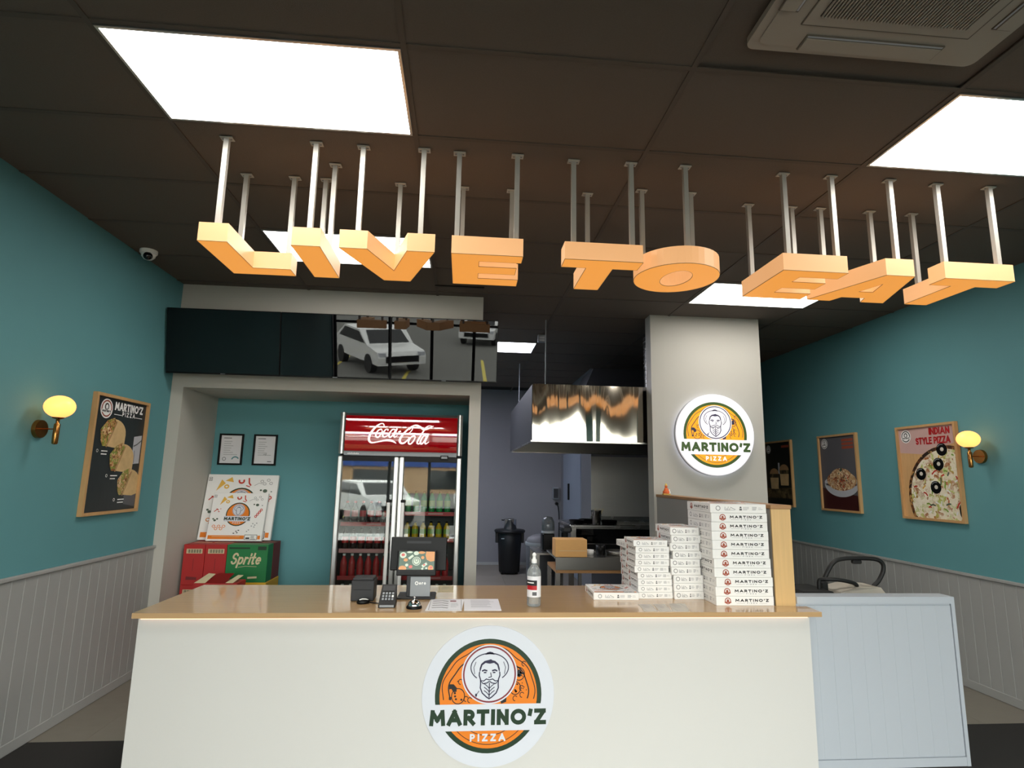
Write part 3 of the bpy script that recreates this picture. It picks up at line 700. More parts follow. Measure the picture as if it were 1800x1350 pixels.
def art_pizza(a, w, h):
    z = .014
    a.use('poster_wood').poly([(-w, -h), (w, -h), (w, h), (-w, h)], z)
    a.use('poster_pale').poly([(-w, h*.45), (-w*.2, h*.40), (w, h*.62), (w, h), (-w, h)], z+E_)
    a.use('pizza_crust'); cx, cy, R = w*.62, -h*.54, .38
    cl = lambda pts: [(max(-w, min(w, x)), max(-h, min(h, y))) for x, y in pts]
    circ = lambda R_, n=60: cl([(cx+R_*math.cos(2*PI*i/n)*1.20, cy+R_*math.sin(2*PI*i/n)*1.20) for i in range(n)])
    a.poly(circ(R), z+2*E_); a.use('pizza_photo').poly(circ(R*.93), z+3*E_)
    random.seed(5)
    for k in range(46):
        x, y = random.uniform(-w*.7, w*.95), random.uniform(-h*.9, h*.42)
        if ((x-cx)/1.2)**2+((y-cy)/1.2)**2 < (R*.86)**2:
            a.use(random.choice(['cheese', 'chilli', 'lime_drink', 'board_box', 'board_box', 'bun', 'leafg']))
            t = random.uniform(0, PI); l = random.uniform(.012, .035)
            a.rib([(x-l*math.cos(t), y-l*math.sin(t)), (x+l*.2*math.sin(t), y+l*.3), (x+l*math.cos(t), y+l*math.sin(t))], .013, z+4*E_)
    for (x, y) in ((w*.52, h*.48), (w*.36, h*.17), (-w*.28, -h*.04), (w*.20, -h*.33), (w*.96, -h*.80)):
        a.use('black').ell(min(x, w-.01), y, .058 if x < w*.9 else .02, .056, z+6*E_, 24)
        if x < w*.9: a.use('offwhite').ell(x+.004, y+.002, .019, .018, z+7*E_, 16); a.use('mid_grey').ring(x, y, .05, .048, .006, z+7*E_, 20, 1.2, 2.6)
    a.use('maroon').ell(0, 0, .0001, .0001, z, 3)
    small_badge(a, -w*.72, h*.82, .062, z+5*E_, False)
    a.use('red'); text(a, 'INDIAN', w*.14, h*.815, .064, .0125, w*.70, z+6*E_, .16); text(a, 'STYLE PIZZA', -w*.36, h*.615, .064, .0125, w*1.20, z+6*E_, .16)
def art_bowl(a, w, h):
    z = .014
    a.use('poster_grey').poly([(-w, -h), (w, -h), (w, h), (-w, h)], z)
    a.use('poster_maroon').poly([(-w, -h), (w, -h), (w, -h*.62), (-w, -h*.42)], z+E_)
    small_badge(a, -w*.72, h*.82, .058, z+2*E_, False)
    a.use('red_brown'); text(a, 'RISE', w*.25, h*.80, .06, .010, w*.6, z+2*E_, .16) if False else None
    for r in range(3): a.rib([(w*.25, h*(.88-.1*r)), (w*.86, h*(.88-.1*r))], .028, z+2*E_)
    a.use('plate'); a.ell(w*.08, -h*.30, w*.93, h*.36, z+2*E_, 48, PI, 2*PI); a.ell(w*.08, -h*.26, w*.93, h*.16, z+2*E_, 48)
    a.use('rice_photo').ell(w*.10, -h*.22, w*.80, h*.27, z+4*E_, 48); a.ell(w*.10, -h*.08, w*.55, h*.2, z+4.5*E_, 40)
    random.seed(9)
    for k in range(26):
        a.use(random.choice(['chilli', 'poster_maroon', 'offwhite', 'leafg']))
        a.ell(w*.1+random.gauss(0, .3)*w, -h*.18+random.gauss(0, .09)*h, .010, .008, z+6*E_, 7)
    a.use('leafg').poly([(w*.14, h*.15), (w*.20, h*.08), (w*.10, h*.02), (w*.05, h*.08)], z+6*E_)
def art_burger(a, w, h):
    z = .014
    a.use('poster_olive').poly([(-w, -h), (w, -h), (w, h), (-w, h)], z)
    small_badge(a, -w*.72, h*.80, .056, z+E_, False)
    for (cx, cy, s) in ((-w*.35, -h*.02, 1), (w*.42, h*.10, 1.0)):
        a.use('bun').ell(cx, cy, .11*s, .075*s, z+2*E_, 24, 0, PI); a.use('burger_photo').poly([(cx-.11*s, cy), (cx+.11*s, cy), (cx+.1*s, cy-.05), (cx-.1*s, cy-.05)], z+2*E_)
        a.use('wrap').poly([(cx-.105*s, cy-.05), (cx+.105*s, cy-.05), (cx+.09*s, cy-.2), (cx-.09*s, cy-.2)], z+2*E_)
    a.use('plate').cyl((0, h*.08, z), (0, h*.09, z), .001); a.use('plate').poly([(-w*.02, h*.34), (w*.1, h*.34), (w*.1, -h*.02), (-w*.02, -h*.02)], z+E_)
    a.use('burger_photo').poly([(-w, -h*.5), (w, -h*.46), (w, -h*.8), (-w, -h*.8)], z+E_)
    a.use('red_brown').rib([(w*.3, h*.86), (w*.85, h*.86)], .03, z+E_)
poster('p', 'framed dark poster of three filled wraps with the pizza shop name', XL, 4.195, 4.880, 1.335, 2.203, 1, art_wraps)
poster('p', 'framed Indian style pizza poster with black olives beside the wall lamp', XR, 4.531, 5.214, 1.335, 2.203, -1, art_pizza)
poster('p', 'framed grey poster of a heaped food bowl on the right teal wall', XR, 5.791, 6.460, 1.340, 2.203, -1, art_bowl)
poster('p', 'framed dark burger poster on the teal wall, half behind the column', XR, 7.028, 7.700, 1.340, 2.203, -1, art_burger)

# round lit sign on the column
sg = thing('round_sign', 'illuminated round pizza shop sign on the white column', 'sign', (2.525, 5.58, 2.115))
b = MB().use('sign_halo'); b.cyl((0, 0, 0), (0, -.035, 0), .395, .395, 64); b.build('back_light', sg)
b = MB().use('plate'); b.cyl((0, -.030, 0), (0, -.072, 0), .412, .412, 64); b.build('can', sg)
b = MB().use('sign_white'); b.cyl((0, -.072, 0), (0, -.080, 0), .410, .405, 64)
emblem(b, .330, .0006, frame((0, -.080, 0), (1, 0, 0), (0, 0, 1)), True); b.build('emblem', sg)
# figurine on the partition cap
fg = thing('figurine', 'tiny orange and gold seated figurine on the oak ledge by the column', 'figurine', (1.962, 5.39, 1.513))
MB().use('figure_gold').cbox(-.035, .035, -.025, .025, 0, .014, .004).build('base', fg)
MB().use('figure_orange').lathe([(.03, .014), (.034, .03), (.022, .045), (.018, .062), (.006, .07)], 14).lathe([(.001, .068), (.013, .074), (.014, .086), (.001, .096)], 12).build('body', fg)
MB().use('white').lathe([(.011, .014), (.012, .03), (.006, .04), (.007, .052), (.001, .056)], 10, (.027, -.008, 0)).build('ornament', fg)
MB().use('figure_gold').lathe([(.014, .090), (.008, .104), (.001, .112)], 10).build('crown', fg)

# ================================================================== COUNTER
ct = thing('service_counter', 'long white service counter with oak top and round pizza emblem', 'counter', (.18, 3.326, 0))
ox, oy = .18, 3.326
body = MB().use('counter_white'); body.M = Matrix.Translation((-ox, -oy, 0))
body.prism([(-1.690, 3.326), (2.052, 3.326), (2.052, 3.446), (1.924, 3.446), (1.924, 4.04), (-1.690, 4.04)], 0.0015, .884); body.build('body', ct)
ls = MB().use('led_warm'); ls.M = body.M; ls.box(-1.67, 2.03, 3.306, 3.316, .878, .884); ls.build('led_strip', ct)
wt = MB().use('oak').prism([(-1.711, 3.295), (2.112, 3.295), (2.112, 3.446), (1.922, 3.446), (1.922, 4.092), (-1.690, 4.092)], .885, .912)
wt.build('counter_top', label='glossy light oak worktop along the white counter', cat='worktop')
rs = thing('round_sign', 'round white pizza shop emblem fixed to the counter front', 'sign', (.181, 3.326, .478))
b = MB().use('disc_white'); b.cyl((0, -.0005, 0), (0, -.006, 0), .361, .361, 72); emblem(b, .291, .0005, frame((0, -.006, 0), (1, 0, 0), (0, 0, 1))); b.build('emblem', rs)
ZT = .912

# pizza boxes ------------------------------------------------------
def box_print(w, h, style):
    """print on one side of a box: local x along the side from its middle, y up from 0"""
    a = MB(); e = .0005; a.nx = 0
    if style == 'name':
        a.use('red_brown').ring(-w*.30, h*.5, h*.36, h*.36, h*.10, e, 20); a.ell(-w*.30, h*.52, h*.14, h*.16, e, 10); a.poly([(-w*.30-h*.38, h*.42), (-w*.30+h*.38, h*.42), (-w*.30+h*.38, h*.28), (-w*.30-h*.38, h*.28)], 2*e)
        a.nx = len(a.f)
        a.use('ink'); text(a, "MARTINO'Z", -w*.17, h*.40, h*.30, h*.085, w*.58, e, .25)
        a.use('ink_light'); text(a, 'PIZZA', w*.12, h*.20, h*.12, h*.028, w*.18, e, .6, center=True); a.rib([(-w*.15, h*.25), (w*.0, h*.25)], h*.02, e); a.rib([(w*.24, h*.25), (w*.38, h*.25)], h*.02, e)
    else:
        a.use('ink_grey').ring(-w*.36, h*.5, h*.27, h*.27, h*.065, e, 18); a.nx = len(a.f)
        a.use('ink_light')
        for k in range(4): a.rib([(-w*.24+k*.022*w*1.2, h*.32), (-w*.235+k*.03*w, h*.68-(k % 2)*h*.15)], h*.05, e)
        a.rib([(-w*.24, h*.30), (-w*.06, h*.30)], h*.035, e); a.rib([(-w*.14, h*.62), (-w*.05, h*.36)], h*.06, e)
        a.use('ink_grey').poly([(w*.02, h*.28), (w*.065, h*.28), (w*.065, h*.46), (w*.02, h*.46)], e).poly([(w*.022, h*.52), (w*.063, h*.52), (w*.055, h*.70), (w*.03, h*.70)], e)
        a.use('ink_light'); scribble(a, w*.085, h*.62, w*.12, 3, h*.13, e, h*.04)
        a.use('ink_light'); scribble(a, w*.25, h*.64, w*.09, 3, h*.14, e, h*.06); scribble(a, w*.36, h*.58, w*.08, 2, h*.16, e, h*.03)
    return a
def lid_art(w, d):
    """print on the lid: emblem in the middle with food doodles around, orange stripe at the front"""
    a = MB(); e = .0005; s = min(w, d)
    emblem(a, s*.245, e*.5, Matrix.Translation((0, .05*d, 0)), False, 1)
    a.use('orange').poly([(-w*.47, -d*.46), (w*.18, -d*.46), (w*.18, -d*.385), (-w*.47, -d*.385)], e).poly([(w*.42, -d*.46), (w*.47, -d*.46), (w*.47, -d*.385), (w*.42, -d*.385)], e)
    a.use('kraft_lite').rib([(-w*.4, -d*.41), (w*.1, -d*.41)], d*.008, 2*e)
    a.use('ink').rib([(w*.19, -d*.37), (w*.41, -d*.37), (w*.41, -d*.47), (w*.19, -d*.47)], s*.008, e, True); scribble(a, w*.30, -d*.395, w*.09, 4, d*.02, e, s*.007); a.rib([(w*.21, -d*.44), (w*.28, -d*.44)], s*.03, e)
    a.use('cheese').poly([(-w*.36, d*.24), (-w*.30, d*.42), (-w*.24, d*.36)], e).poly([(-w*.25, d*.40), (-w*.16, d*.46), (-w*.13, d*.38)], e).ring(-w*.22, d*.31, s*.04, s*.035, s*.022, e, 12)
    a.use('chilli').ring(-w*.02, d*.40, s*.05, s*.045, s*.026, e, 14, 2.6, 7.0); a.rib([(w*.08, d*.45), (w*.09, d*.37), (w*.12, d*.33)], s*.022, e); a.rib([(w*.05, d*.33), (w*.11, d*.31)], s*.014, e)
    for k in range(4): a.rib([(-w*.44+k*w*.035, d*.10+(k % 2)*d*.06), (-w*.38+k*w*.02, d*.16-(k % 3)*d*.03)], s*.016, e)
    for k in range(4): a.ring(w*.33+k*w*.028, d*.01+k*d*.045, s*.028, s*.03, s*.016, e, 10)
    a.use('ink_grey')
    for (x, y) in ((.27, .40), (.36, .42), (.31, .36), (.40, .37)): a.ring(w*x, d*y, s*.026, s*.022, s*.006, e, 10)
    a.rib([(w*.17, d*.33), (w*.23, d*.37), (w*.28, d*.36)], s*.005, e)
    a.use('leafg')
    for (x, y, r_) in ((-.40, -.08, .028), (-.36, -.05, .022), (-.43, -.05, .02), (.33, .25, .035), (.27, .26, .018), (.42, .24, .012)): a.ell(w*x, d*y, s*r_, s*r_*.8, e, 9)
    for (x, y) in ((.30, -.14), (.34, -.17), (.37, -.13), (.28, -.19), (.33, -.21), (.24, -.27), (.21, -.30)): a.use('ink_light').ell(w*x, d*y, s*.014, s*.011, e, 8)
    a.use('orange')
    for k in range(5): a.ring(-w*.40+k*w*.045, -d*.20-(k % 2)*d*.05, s*.035, s*.03, s*.012, e, 10)
    a.use('ink')
    for (x, y) in ((.02, -.30), (.06, -.28), (.04, -.33), (-.02, -.34)): a.ell(w*x, d*y, s*.02, s*.01, e, 8)
    a.rib([(-w*.48, d*.40), (-w*.44, d*.40), (-w*.44, d*.45), (-w*.48, d*.45)], s*.006, e, True); a.ell(-w*.46, d*.425, s*.01, s*.01, e, 6)
    return a
BOXM = {}
def box_meshes(w, d, h, front, side):
    key = (w, d, h, front, side)
    if key not in BOXM:
        bm = MB().use('board_box').cbox(-w/2, w/2, -d/2, d/2, 0, h-.0006, .0014)
        bm.use('ink_light').box(-w/2-.0003, w/2+.0003, -d/2-.0003, d/2+.0003, h*.965, h*.972)
        parts = [('body', bm.mesh('body'))]
        for nm, p, M in (('front', box_print(w, h, front), frame((0, -d/2, 0), (1, 0, 0), (0, 0, 1))), ('side', box_print(d, h, side), frame((-w/2, 0, 0), (0, -1, 0), (0, 0, 1)))):
            for lo, hi, kind in ((0, p.nx, 'logo'), (p.nx, len(p.f), 'name')):
                if hi > lo:
                    q = MB(); q.names = list(p.names); q.v = [tuple(M @ Vector(v)) for v in p.v]; q.f = p.f[lo:hi]; q.m = p.m[lo:hi]; q.s = p.s[lo:hi]
                    used = sorted({i for f in q.f for i in f}); ix = {v: i for i, v in enumerate(used)}
                    q.v = [q.v[i] for i in used]; q.f = [[ix[i] for i in f] for f in q.f]
                    parts.append(('%s_%s_print' % (nm, kind), q.mesh(nm)))
        BOXM[key] = parts
    return BOXM[key]
def merge(dst, src):
    dst.names = list(src.names); b = len(dst.v)
    dst.v += [tuple(dst.M @ Vector(p)) if dst.M else p for p in src.v]
    dst.f += [[b+i for i in f] for f in src.f]; dst.m += src.m; dst.s += src.s
ORD = ['bottom', 'second', 'third', 'fourth', 'fifth', 'sixth', 'seventh', 'eighth', 'ninth', 'tenth', 'topmost']
def nth(i, n): return 'lowest' if i == 0 else ('topmost' if i == n-1 else ORD[i]+' from the bottom')
def pizza_box(x, y, z, rz, w, d, h, front, side, label, group, lid=False):
    t = thing('pizza_box', label, 'box', (x, y, z), rz, group)
    bo = None
    for nm, me in box_meshes(w, d, h, front, side): bo = put(nm, me, bo or t) if bo is None else (put(nm, me, bo), bo)[1]
    if lid: l = lid_art(w, d); l2 = MB(); l2.M = Matrix.Translation((0, 0, h-.0004)); merge(l2, l); l2.build('lid_print', bo)
    return t
def stack(n, x, y, w, d, h, front, side, where, group, dx, first=None):
    for i in range(n):
        fs = (first or {}).get(i, (front, side))
        pizza_box(x+dx[i % len(dx)], y, ZT+h*i, math.radians(random.uniform(-.8, .8)), w, d, h, fs[0], fs[1], 'white pizza box, %s in the stack %s' % (nth(i, n), where), group, lid=(i == n-1))
random.seed(3)
stack(11, 1.731, 3.459+.185, .362, .362, .0549, 'name', 'small', 'against the oak partition end', 'pizza boxes in the tallest stack', [.006, .004, .005, -.001, -.003, -.008, -.008, -.006, -.010, -.010, -.013],
      {10: ('small', 'name'), 4: ('name', 'name'), 3: ('name', 'name')})
stack(9, 1.450, 3.640+.14, .192, .28, .0494, 'small', 'name', 'of narrow boxes', 'pizza boxes in the narrow stack', [.006, .004, .006, -.008, -.010, .004, -.011, -.002, -.010])
stack(9, 1.236, 3.652+.118, .222, .222, .0400, 'small', 'name', 'beside the single flat box', 'pizza boxes in the stack by the flat box', [.010, .009, .007, .006, -.012, -.006, -.007, -.006, -.016])
stack(7, 1.272, 4.005, .222, .200, .0400, 'small', 'name', 'at the kitchen edge', 'pizza boxes at the back edge of the counter', [-.01, -.008, -.012, -.012, -.018, -.02, -.018])
pizza_box(1.262, 4.005, ZT+.28, .05, .285, .20, .042, 'name', 'small', 'wider white pizza box jutting out atop the stack at the kitchen edge', 'pizza boxes at the back edge of the counter')
pizza_box(.985, 3.618+.146, ZT, -.03, .285, .285, .044, 'small', 'name', 'single white pizza box lying flat on the counter, printed lid showing', 'pizza boxes on the counter', lid=True)

# papers -----------------------------------------------------------
def sheet(x0, x1, y0, y1, label, cat, deco, rz=0.0, skew=0.0, group=None, m='paper'):
    t = thing('menu_sheet' if cat == 'menu' else 'card', label, cat, ((x0+x1)/2, (y0+y1)/2, ZT), rz, group)
    w, h = (x1-x0)/2, (y1-y0)/2
    MB().use(m).prism([(-w-skew, -h), (w-skew, -h), (w+skew, h), (-w+skew, h)], .0004, .0016).build('sheet', t)
    a = MB(); deco(a, w, h); a.build('print', t)
def deco_text(a, w, h):
    a.use('ink_light'); random.seed(11)
    for r in range(9): a.rib([(-w*.62, h*.75-r*h*.15), (-w*.62+w*random.uniform(.8, 1.35), h*.75-r*h*.15)], .005, .0019)
def deco_menu(a, w, h):
    random.seed(12); a.use('ink_light').rib([(-w*.9, -h*.9), (w*.9, -h*.9), (w*.9, h*.9), (-w*.9, h*.9)], .003, .0019, True)
    a.use('ink_grey')
    for r in range(4): a.rib([(-w*.75, h*.6-r*h*.38), (-w*.2, h*.68-r*h*.38), (w*.15, h*.55-r*h*.38)], .012, .0019)
    a.use('maroon').poly([(w*.25, h*.5), (w*.6, h*.5), (w*.6, h*.72), (w*.25, h*.72)], .0019); a.use('mid_grey'); scribble(a, w*.3, h*.2, w*.5, 4, h*.2, .0019, .006)
def deco_card(a, w, h):
    random.seed(13); a.use('ink_light').rib([(-w*.85, -h*.9), (w*.85, -h*.9), (w*.85, h*.9), (-w*.85, h*.9)], .0015, .0019, True); scribble(a, -w*.6, h*.7, w*1.2, 6, h*.16, .0019, .003)
sheet(-.175, .028, 3.338, 3.640, 'laminated menu sheet with pictures lying beside the service bell', 'menu', deco_menu, skew=.008)
sheet(.034, .244, 3.340, 3.645, 'laminated printed text sheet lying next to the picture menu', 'menu', deco_text, skew=.0)
sheet(1.072, 1.150, 3.318, 3.500, 'small printed card on the counter nearest the flat pizza box', 'card', deco_card, skew=.012, m='offwhite')
sheet(1.162, 1.236, 3.312, 3.500, 'small printed card lying between two other cards on the counter', 'card', deco_card, skew=.012, m='offwhite')
sheet(1.252, 1.352, 3.312, 3.515, 'larger printed card on the counter in front of the narrow box stack', 'card', deco_card, skew=.028, m='offwhite')
sheet(-.135, -.035, 3.86, 4.06, 'loose paper slip at the back of the counter behind the till', 'card', deco_card, m='kraft_lite')

# hand sanitiser -----------------------------------------------------
hs = thing('sanitizer_bottle', 'clear sanitizer bottle with black, white and red label on the counter', 'bottle', (.442, 3.461, ZT))
MB().use('clear_plastic').lathe([(.001, .001), (.036, .001), (.041, .008), (.041, .185), (.037, .205), (.020, .228), (.014, .236), (.014, .247)], 28).build('body', hs)
hbo = [c for c in hs.children if c.name.startswith('body')][0]
MB().use('white').lathe([(.016, .243), (.016, .262), (.010, .268), (.009, .282), (.012, .286), (.012, .294), (.003, .303), (.001, .303)], 18).build('cap', hs)
lb = MB()
def band(z0, z1, a0, a1, m, r=.0417):
    n = 12; lb.use(m); A = [math.radians(a0+(a1-a0)*i/n) for i in range(n+1)]
    lb.add([(r*math.cos(a), r*math.sin(a), z0) for a in A]+[(r*math.cos(a), r*math.sin(a), z1) for a in A], [(i, i+1, n+2+i, n+1+i) for i in range(n)], True)
band(.055, .172, 190, 340, 'paper'); band(.120, .150, 190, 288, 'ink', .0420); band(.096, .120, 195, 288, 'red', .0420); band(.133, .139, 200, 262, 'white', .0423); band(.065, .085, 250, 286, 'ink_grey', .0420)
lb.build('label_sticker', hbo)

# till -----------------------------------------------------------------
ps = thing('pos_terminal', 'black point of sale terminal with customer display on grey stand', 'till', (-.255, 3.70, ZT))
MB().use('dark_grey').cbox(-.117, .113, -.068, .10, .0005, .014, .004).build('base_plate', ps)
MB().use('dark_grey').cbox(-.064, .078, -.05, .03, .014, .150, .003).build('stand', ps)
st = MB().use('mid_grey').box(-.040, .080, -.054, -.050, .016, .130); st.M = frame((.018, -.0545, .085), (1, 0, 0), (0, 0, 1)); st.use('white'); st.ring(-.020, .008, .011, .011, .005, .001, 16); text(st, 'oro', -.006, .0, .020, .0045, .042, .001, .3); st.build('front_panel', ps)
cd = MB(); cd.M = Matrix.Translation((-.008, -.060, .138)) @ Matrix.Rotation(-.20, 4, 'X')
cd.use('black').cbox(-.120, .120, 0, .018, 0, .150, .004); cdo = cd.build('customer_display', ps)
sc2 = MB(); sc2.M = cd.M @ frame((0, -.0008, .082), (1, 0, 0), (0, 0, 1)); e = .0004
sc2.use('screen_green').poly([(-.108, -.060), (.108, -.060), (.108, .060), (-.108, .060)], 0)
sc2.use('screen_white').ell(-.002, .003, .026, .026, e, 20); sc2.use('screen_green').ring(-.002, .003, .022, .022, .004, 2*e, 18); sc2.ring(-.002, .008, .010, .010, .003, 2*e, 12)
sc2.use('screen_orange').poly([(.055, .060), (.108, .060), (.108, .005), (.085, .0), (.06, .012), (.052, .035)], e)
sc2.use('screen_white')
for (x, y, rx, ry) in ((-.085, .038, .020, .018), (-.045, .056, .018, .006), (-.005, .050, .016, .012), (-.06, -.020, .010, .009), (.036, -.042, .007, .006), (.06, -.038, .007, .005)): sc2.ell(x, y, rx, ry, e, 14)
sc2.use('screen_orange')
for (x, y, rx, ry) in ((.028, .054, .022, .008), (.035, .024, .010, .010), (-.085, -.04, .024, .016), (-.068, .010, .013, .010), (.086, -.038, .016, .018)): sc2.ell(x, y, rx, ry, e, 14)
sc2.use('screen_white').poly([(-.055, .022), (-.028, .042), (-.018, .032), (-.045, .012)], e).poly([(.030, -.022), (.058, -.004), (.066, -.016), (.040, -.036)], e)
sc2.use('screen_red')
for (x, y, r_) in ((-.085, .040, .011), (-.036, -.03, .012), (.088, -.034, .009), (.046, -.018, .007)): sc2.ell(x, y, r_, r_*.8, 2*e, 10)
sc2.use('ink').poly([(-.108, -.060), (.108, -.060), (.108, -.047), (-.108, -.047)], 2*e); sc2.build('screen', cdo)
md = MB(); md.M = Matrix.Translation((-.004, .055, .150)) @ Matrix.Rotation(-.12, 4, 'X')
md.use('black').cbox(-.178, .176, 0, .022, 0, .205, .005); md.use('dark_grey').box(-.08, .075, -.004, 0, .165, .180); md.use('black').cbox(-.06, .06, -.03, 0, .02, .12, .004); md.build('monitor', ps)
MB().use('black').cyl((.01, .04, .10), (.01, .06, .19), .022, n=12).build('hinge', ps)
MB().use('black').tube(smooth_path([(-.06, -.03, .012), (-.085, -.06, .006), (-.115, -.075, .005), (-.118, -.10, .005)]), .0035).build('cable', ps)
# card reader
er = thing('card_terminal', 'black card payment terminal with keypad, tilted up on the counter', 'card reader', (-.404, 3.410, ZT), .02)
eb = MB().use('black')
eb.add([(-.047, 0, .0005), (.047, 0, .0005), (.044, .15, .0005), (-.044, .15, .0005), (-.047, 0, .018), (.047, 0, .018), (.042, .13, .105), (-.042, .13, .105), (.042, .15, .100), (-.042, .15, .100)],
       [(3,2,1,0),(0,1,5,4),(4,5,6,7),(7,6,8,9),(9,8,2,3),(1,2,8,6,5),(0,4,7,9,3)]); ebo = eb.build('body', er)
fm = frame((0, .065, .0615), (1, 0, 0), (0, .13, .087)); kb = MB(); kb.M = fm
kb.use('dark_grey').box(-.034, .034, .025, .066, 0, .002).build('display', ebo)
kk = MB(); kk.M = fm
for i in range(4):
    for j in range(3): kk.use('white' if i == 3 and j == 1 else 'mid_grey').cbox(-.032+i*.018, -.021+i*.018, -.046+j*.022, -.031+j*.022, 0, .004, .001)
kk.build('keypad', ebo)
MB().use('mid_grey').box(-.040, .040, -.001, 0, .004, .016).build('front_plate', er)
# mouse-like scanner puck with cable
ms = thing('computer_mouse', 'small black mouse with white stripe in front of the receipt printer', 'mouse', (-.553, 3.525, ZT), .3)
MB().use('black').lathe([(.001, .0005), (.030, .0005), (.034, .008), (.030, .020), (.014, .028), (.001, .029)], 20, sx=1.15, sy=.8).build('body', ms)
MB().use('white').tube([(-.024, -.012, .0235), (-.008, -.014, .0285), (.012, -.013, .0265), (.026, -.010, .0205)], .003).build('stripe', ms)
MB().use('black').tube(smooth_path([(.034, 0, .006), (.06, -.02, .004), (.085, -.04, .004)]), .003).build('cable', ms)
# receipt printer
rp = thing('receipt_printer', 'dark grey box-shaped receipt printer on the counter', 'printer', (-.572, 3.645, ZT))
MB().use('dark_grey').cbox(-.066, .068, -.060, .065, .0005, .118, .004).build('body', rp)
MB().use('dark_grey').cbox(-.060, .062, -.058, .060, .118, .132, .004).build('lid', rp)
MB().use('black').box(-.05, .052, -.0612, -.060, .064, .067).build('paper_slot', rp)
# service bell
sb = thing('service_bell', 'chrome service bell on black base in front of the till', 'bell', (-.249, 3.408, ZT))
MB().use('black').lathe([(.044, .0005), (.045, .008), (.040, .014), (.001, .014)], 28).build('base', sb)
MB().use('chrome').lathe([(.037, .016), (.0365, .022), (.031, .034), (.020, .043), (.006, .047), (.001, .047)], 28).build('dome', sb)
MB().use('chrome').lathe([(.004, .045), (.003, .055), (.007, .057), (.007, .061), (.001, .063)], 12).build('button', sb)

# ================================================================== NICHE
def certificate(x0, x1, z0, z1, label, seal):
    t = thing('framed_certificate', label, 'certificate', ((x0+x1)/2, 5.98, (z0+z1)/2), group='framed certificates')
    w, h = (x1-x0)/2, (z1-z0)/2; M = frame((0, 0, 0), (1, 0, 0), (0, 0, 1)); b = .017
    f = MB().use('black'); f.M = M
    f.box(-w, w, h-b, h, .001, .018).box(-w, w, -h, -h+b, .001, .018).box(-w, -w+b, -h+b, h-b, .001, .018).box(w-b, w, -h+b, h-b, .001, .018); f.build('frame', t)
    a = MB(); a.M = M; a.use('paper').poly([(-w+b, -h+b), (w-b, -h+b), (w-b, h-b), (-w+b, h-b)], .006)
    a.use('ink_grey').rib([(-w*.65, h*.72), (w*.0, h*.72)], .007, .0066)
    a.use('ink_light'); random.seed(4)
    for k in range(7): a.rib([(-w*.6, h*.5-k*h*.14), (-w*.6+w*random.uniform(.5, 1.2), h*.5-k*h*.14)], .0032, .0066)
    if seal:
        a.use('teal').ring(w*.42, -h*.70, w*.34, w*.34, .012, .0066, 20, .5, 2.9); a.use('ink_light').ring(-w*.5, -h*.62, w*.16, w*.16, .006, .0066, 14)
    else:
        a.use('ink_grey').rib([(w*.25, -h*.75), (w*.6, -h*.75)], .007, .0066); a.rib([(-w*.1, -h*.3), (w*.15, -h*.25), (w*.05, -h*.36)], .004, .0066)
    a.build('certificate_sheet', t)
certificate(-2.458, -2.222, 1.727, 2.040, 'black framed certificate with blue seal in the corner of the niche', True)
certificate(-2.122, -1.890, 1.728, 2.040, 'black framed certificate without seal on the teal niche wall', False)

# cartons
def carton(name, label, x0, x1, y0, y1, z0, z1, m, deco=None, group='drink cartons in the niche', top=None):
    t = thing(name, label, 'carton', ((x0+x1)/2, y0, z0), 0, group)
    w = (x1-x0)/2; d = y1-y0; h = z1-z0
    bo = MB().use(m).cbox(-w, w, 0, d, 0, h, .003).build('body', t)
    MB().use('kraft_lite' if top is None else top).box(-w+.01, w-.01, d*.47, d*.53, h, h+.0006).build('tape', bo)
    if deco:
        a = MB(); a.M = frame((0, 0, h/2), (1, 0, 0), (0, 0, 1)); deco(a, w, h/2); a.build('print', bo)
    return t
def deco_coke(a, w, h):
    a.use('kraft_lite').poly([(-w*.72, h*.55), (w*.78, h*.55), (w*.78, h*.78), (-w*.72, h*.78)], .0006)
    a.use('ink')
    for k in range(16): a.rib([(-w*.6+k*w*.085, h*.58), (-w*.6+k*w*.085, h*.75)], .002+.002*(k % 3), .001)
    a.use('carton_dark').rib([(0, h*.3), (0, -h*.3)], .004, .0006); a.poly([(-w*.55, -h*.75), (w*.45, -h*.75), (w*.45, -h*.62), (-w*.55, -h*.58)], .0006)
def deco_sprite(a, w, h):
    a.use('kraft_lite'); text(a, 'Sprite', -w*.80, -h*.05, h*.62, h*.092, w*1.45, .0008, .16, shear=.28); a.rib([(-w*.4, -h*.2), (-w*.05, -h*.14), (w*.5, -h*.16)], h*.02, .0008)
    a.use('green_dark'); scribble(a, -w*.9, h*.82, w*1.1, 1, .02, .0008, h*.08); a.poly([(w*.5, h*.72), (w*.92, h*.72), (w*.92, h*.92), (w*.5, h*.92)], .0008)
    a.use('kraft_lite').rib([(w*.1, -h*.75), (w*.55, -h*.72)], h*.10, .0008)
carton('drink_carton', 'red cola carton standing on another red carton against the niche side', -2.487, -2.303, 5.52, 5.86, .650, 1.003, 'carton_red', deco_coke)
carton('drink_carton', 'red cola carton beside the green Sprite carton', -2.300, -2.112, 5.52, 5.86, .650, 1.003, 'carton_red', deco_coke)
carton('drink_carton', 'red cola carton at the bottom corner of the niche', -2.487, -2.303, 5.52, 5.86, .30, .650, 'carton_red', deco_coke)
carton('drink_carton', 'red cola carton hidden low under the second red carton', -2.300, -2.112, 5.52, 5.86, .30, .650, 'carton_red', deco_coke)
carton('drink_carton', 'green Sprite carton with cream lettering', -2.109, -1.748, 5.52, 5.67, .672, 1.003, 'carton_green', deco_sprite, top='carton_green')
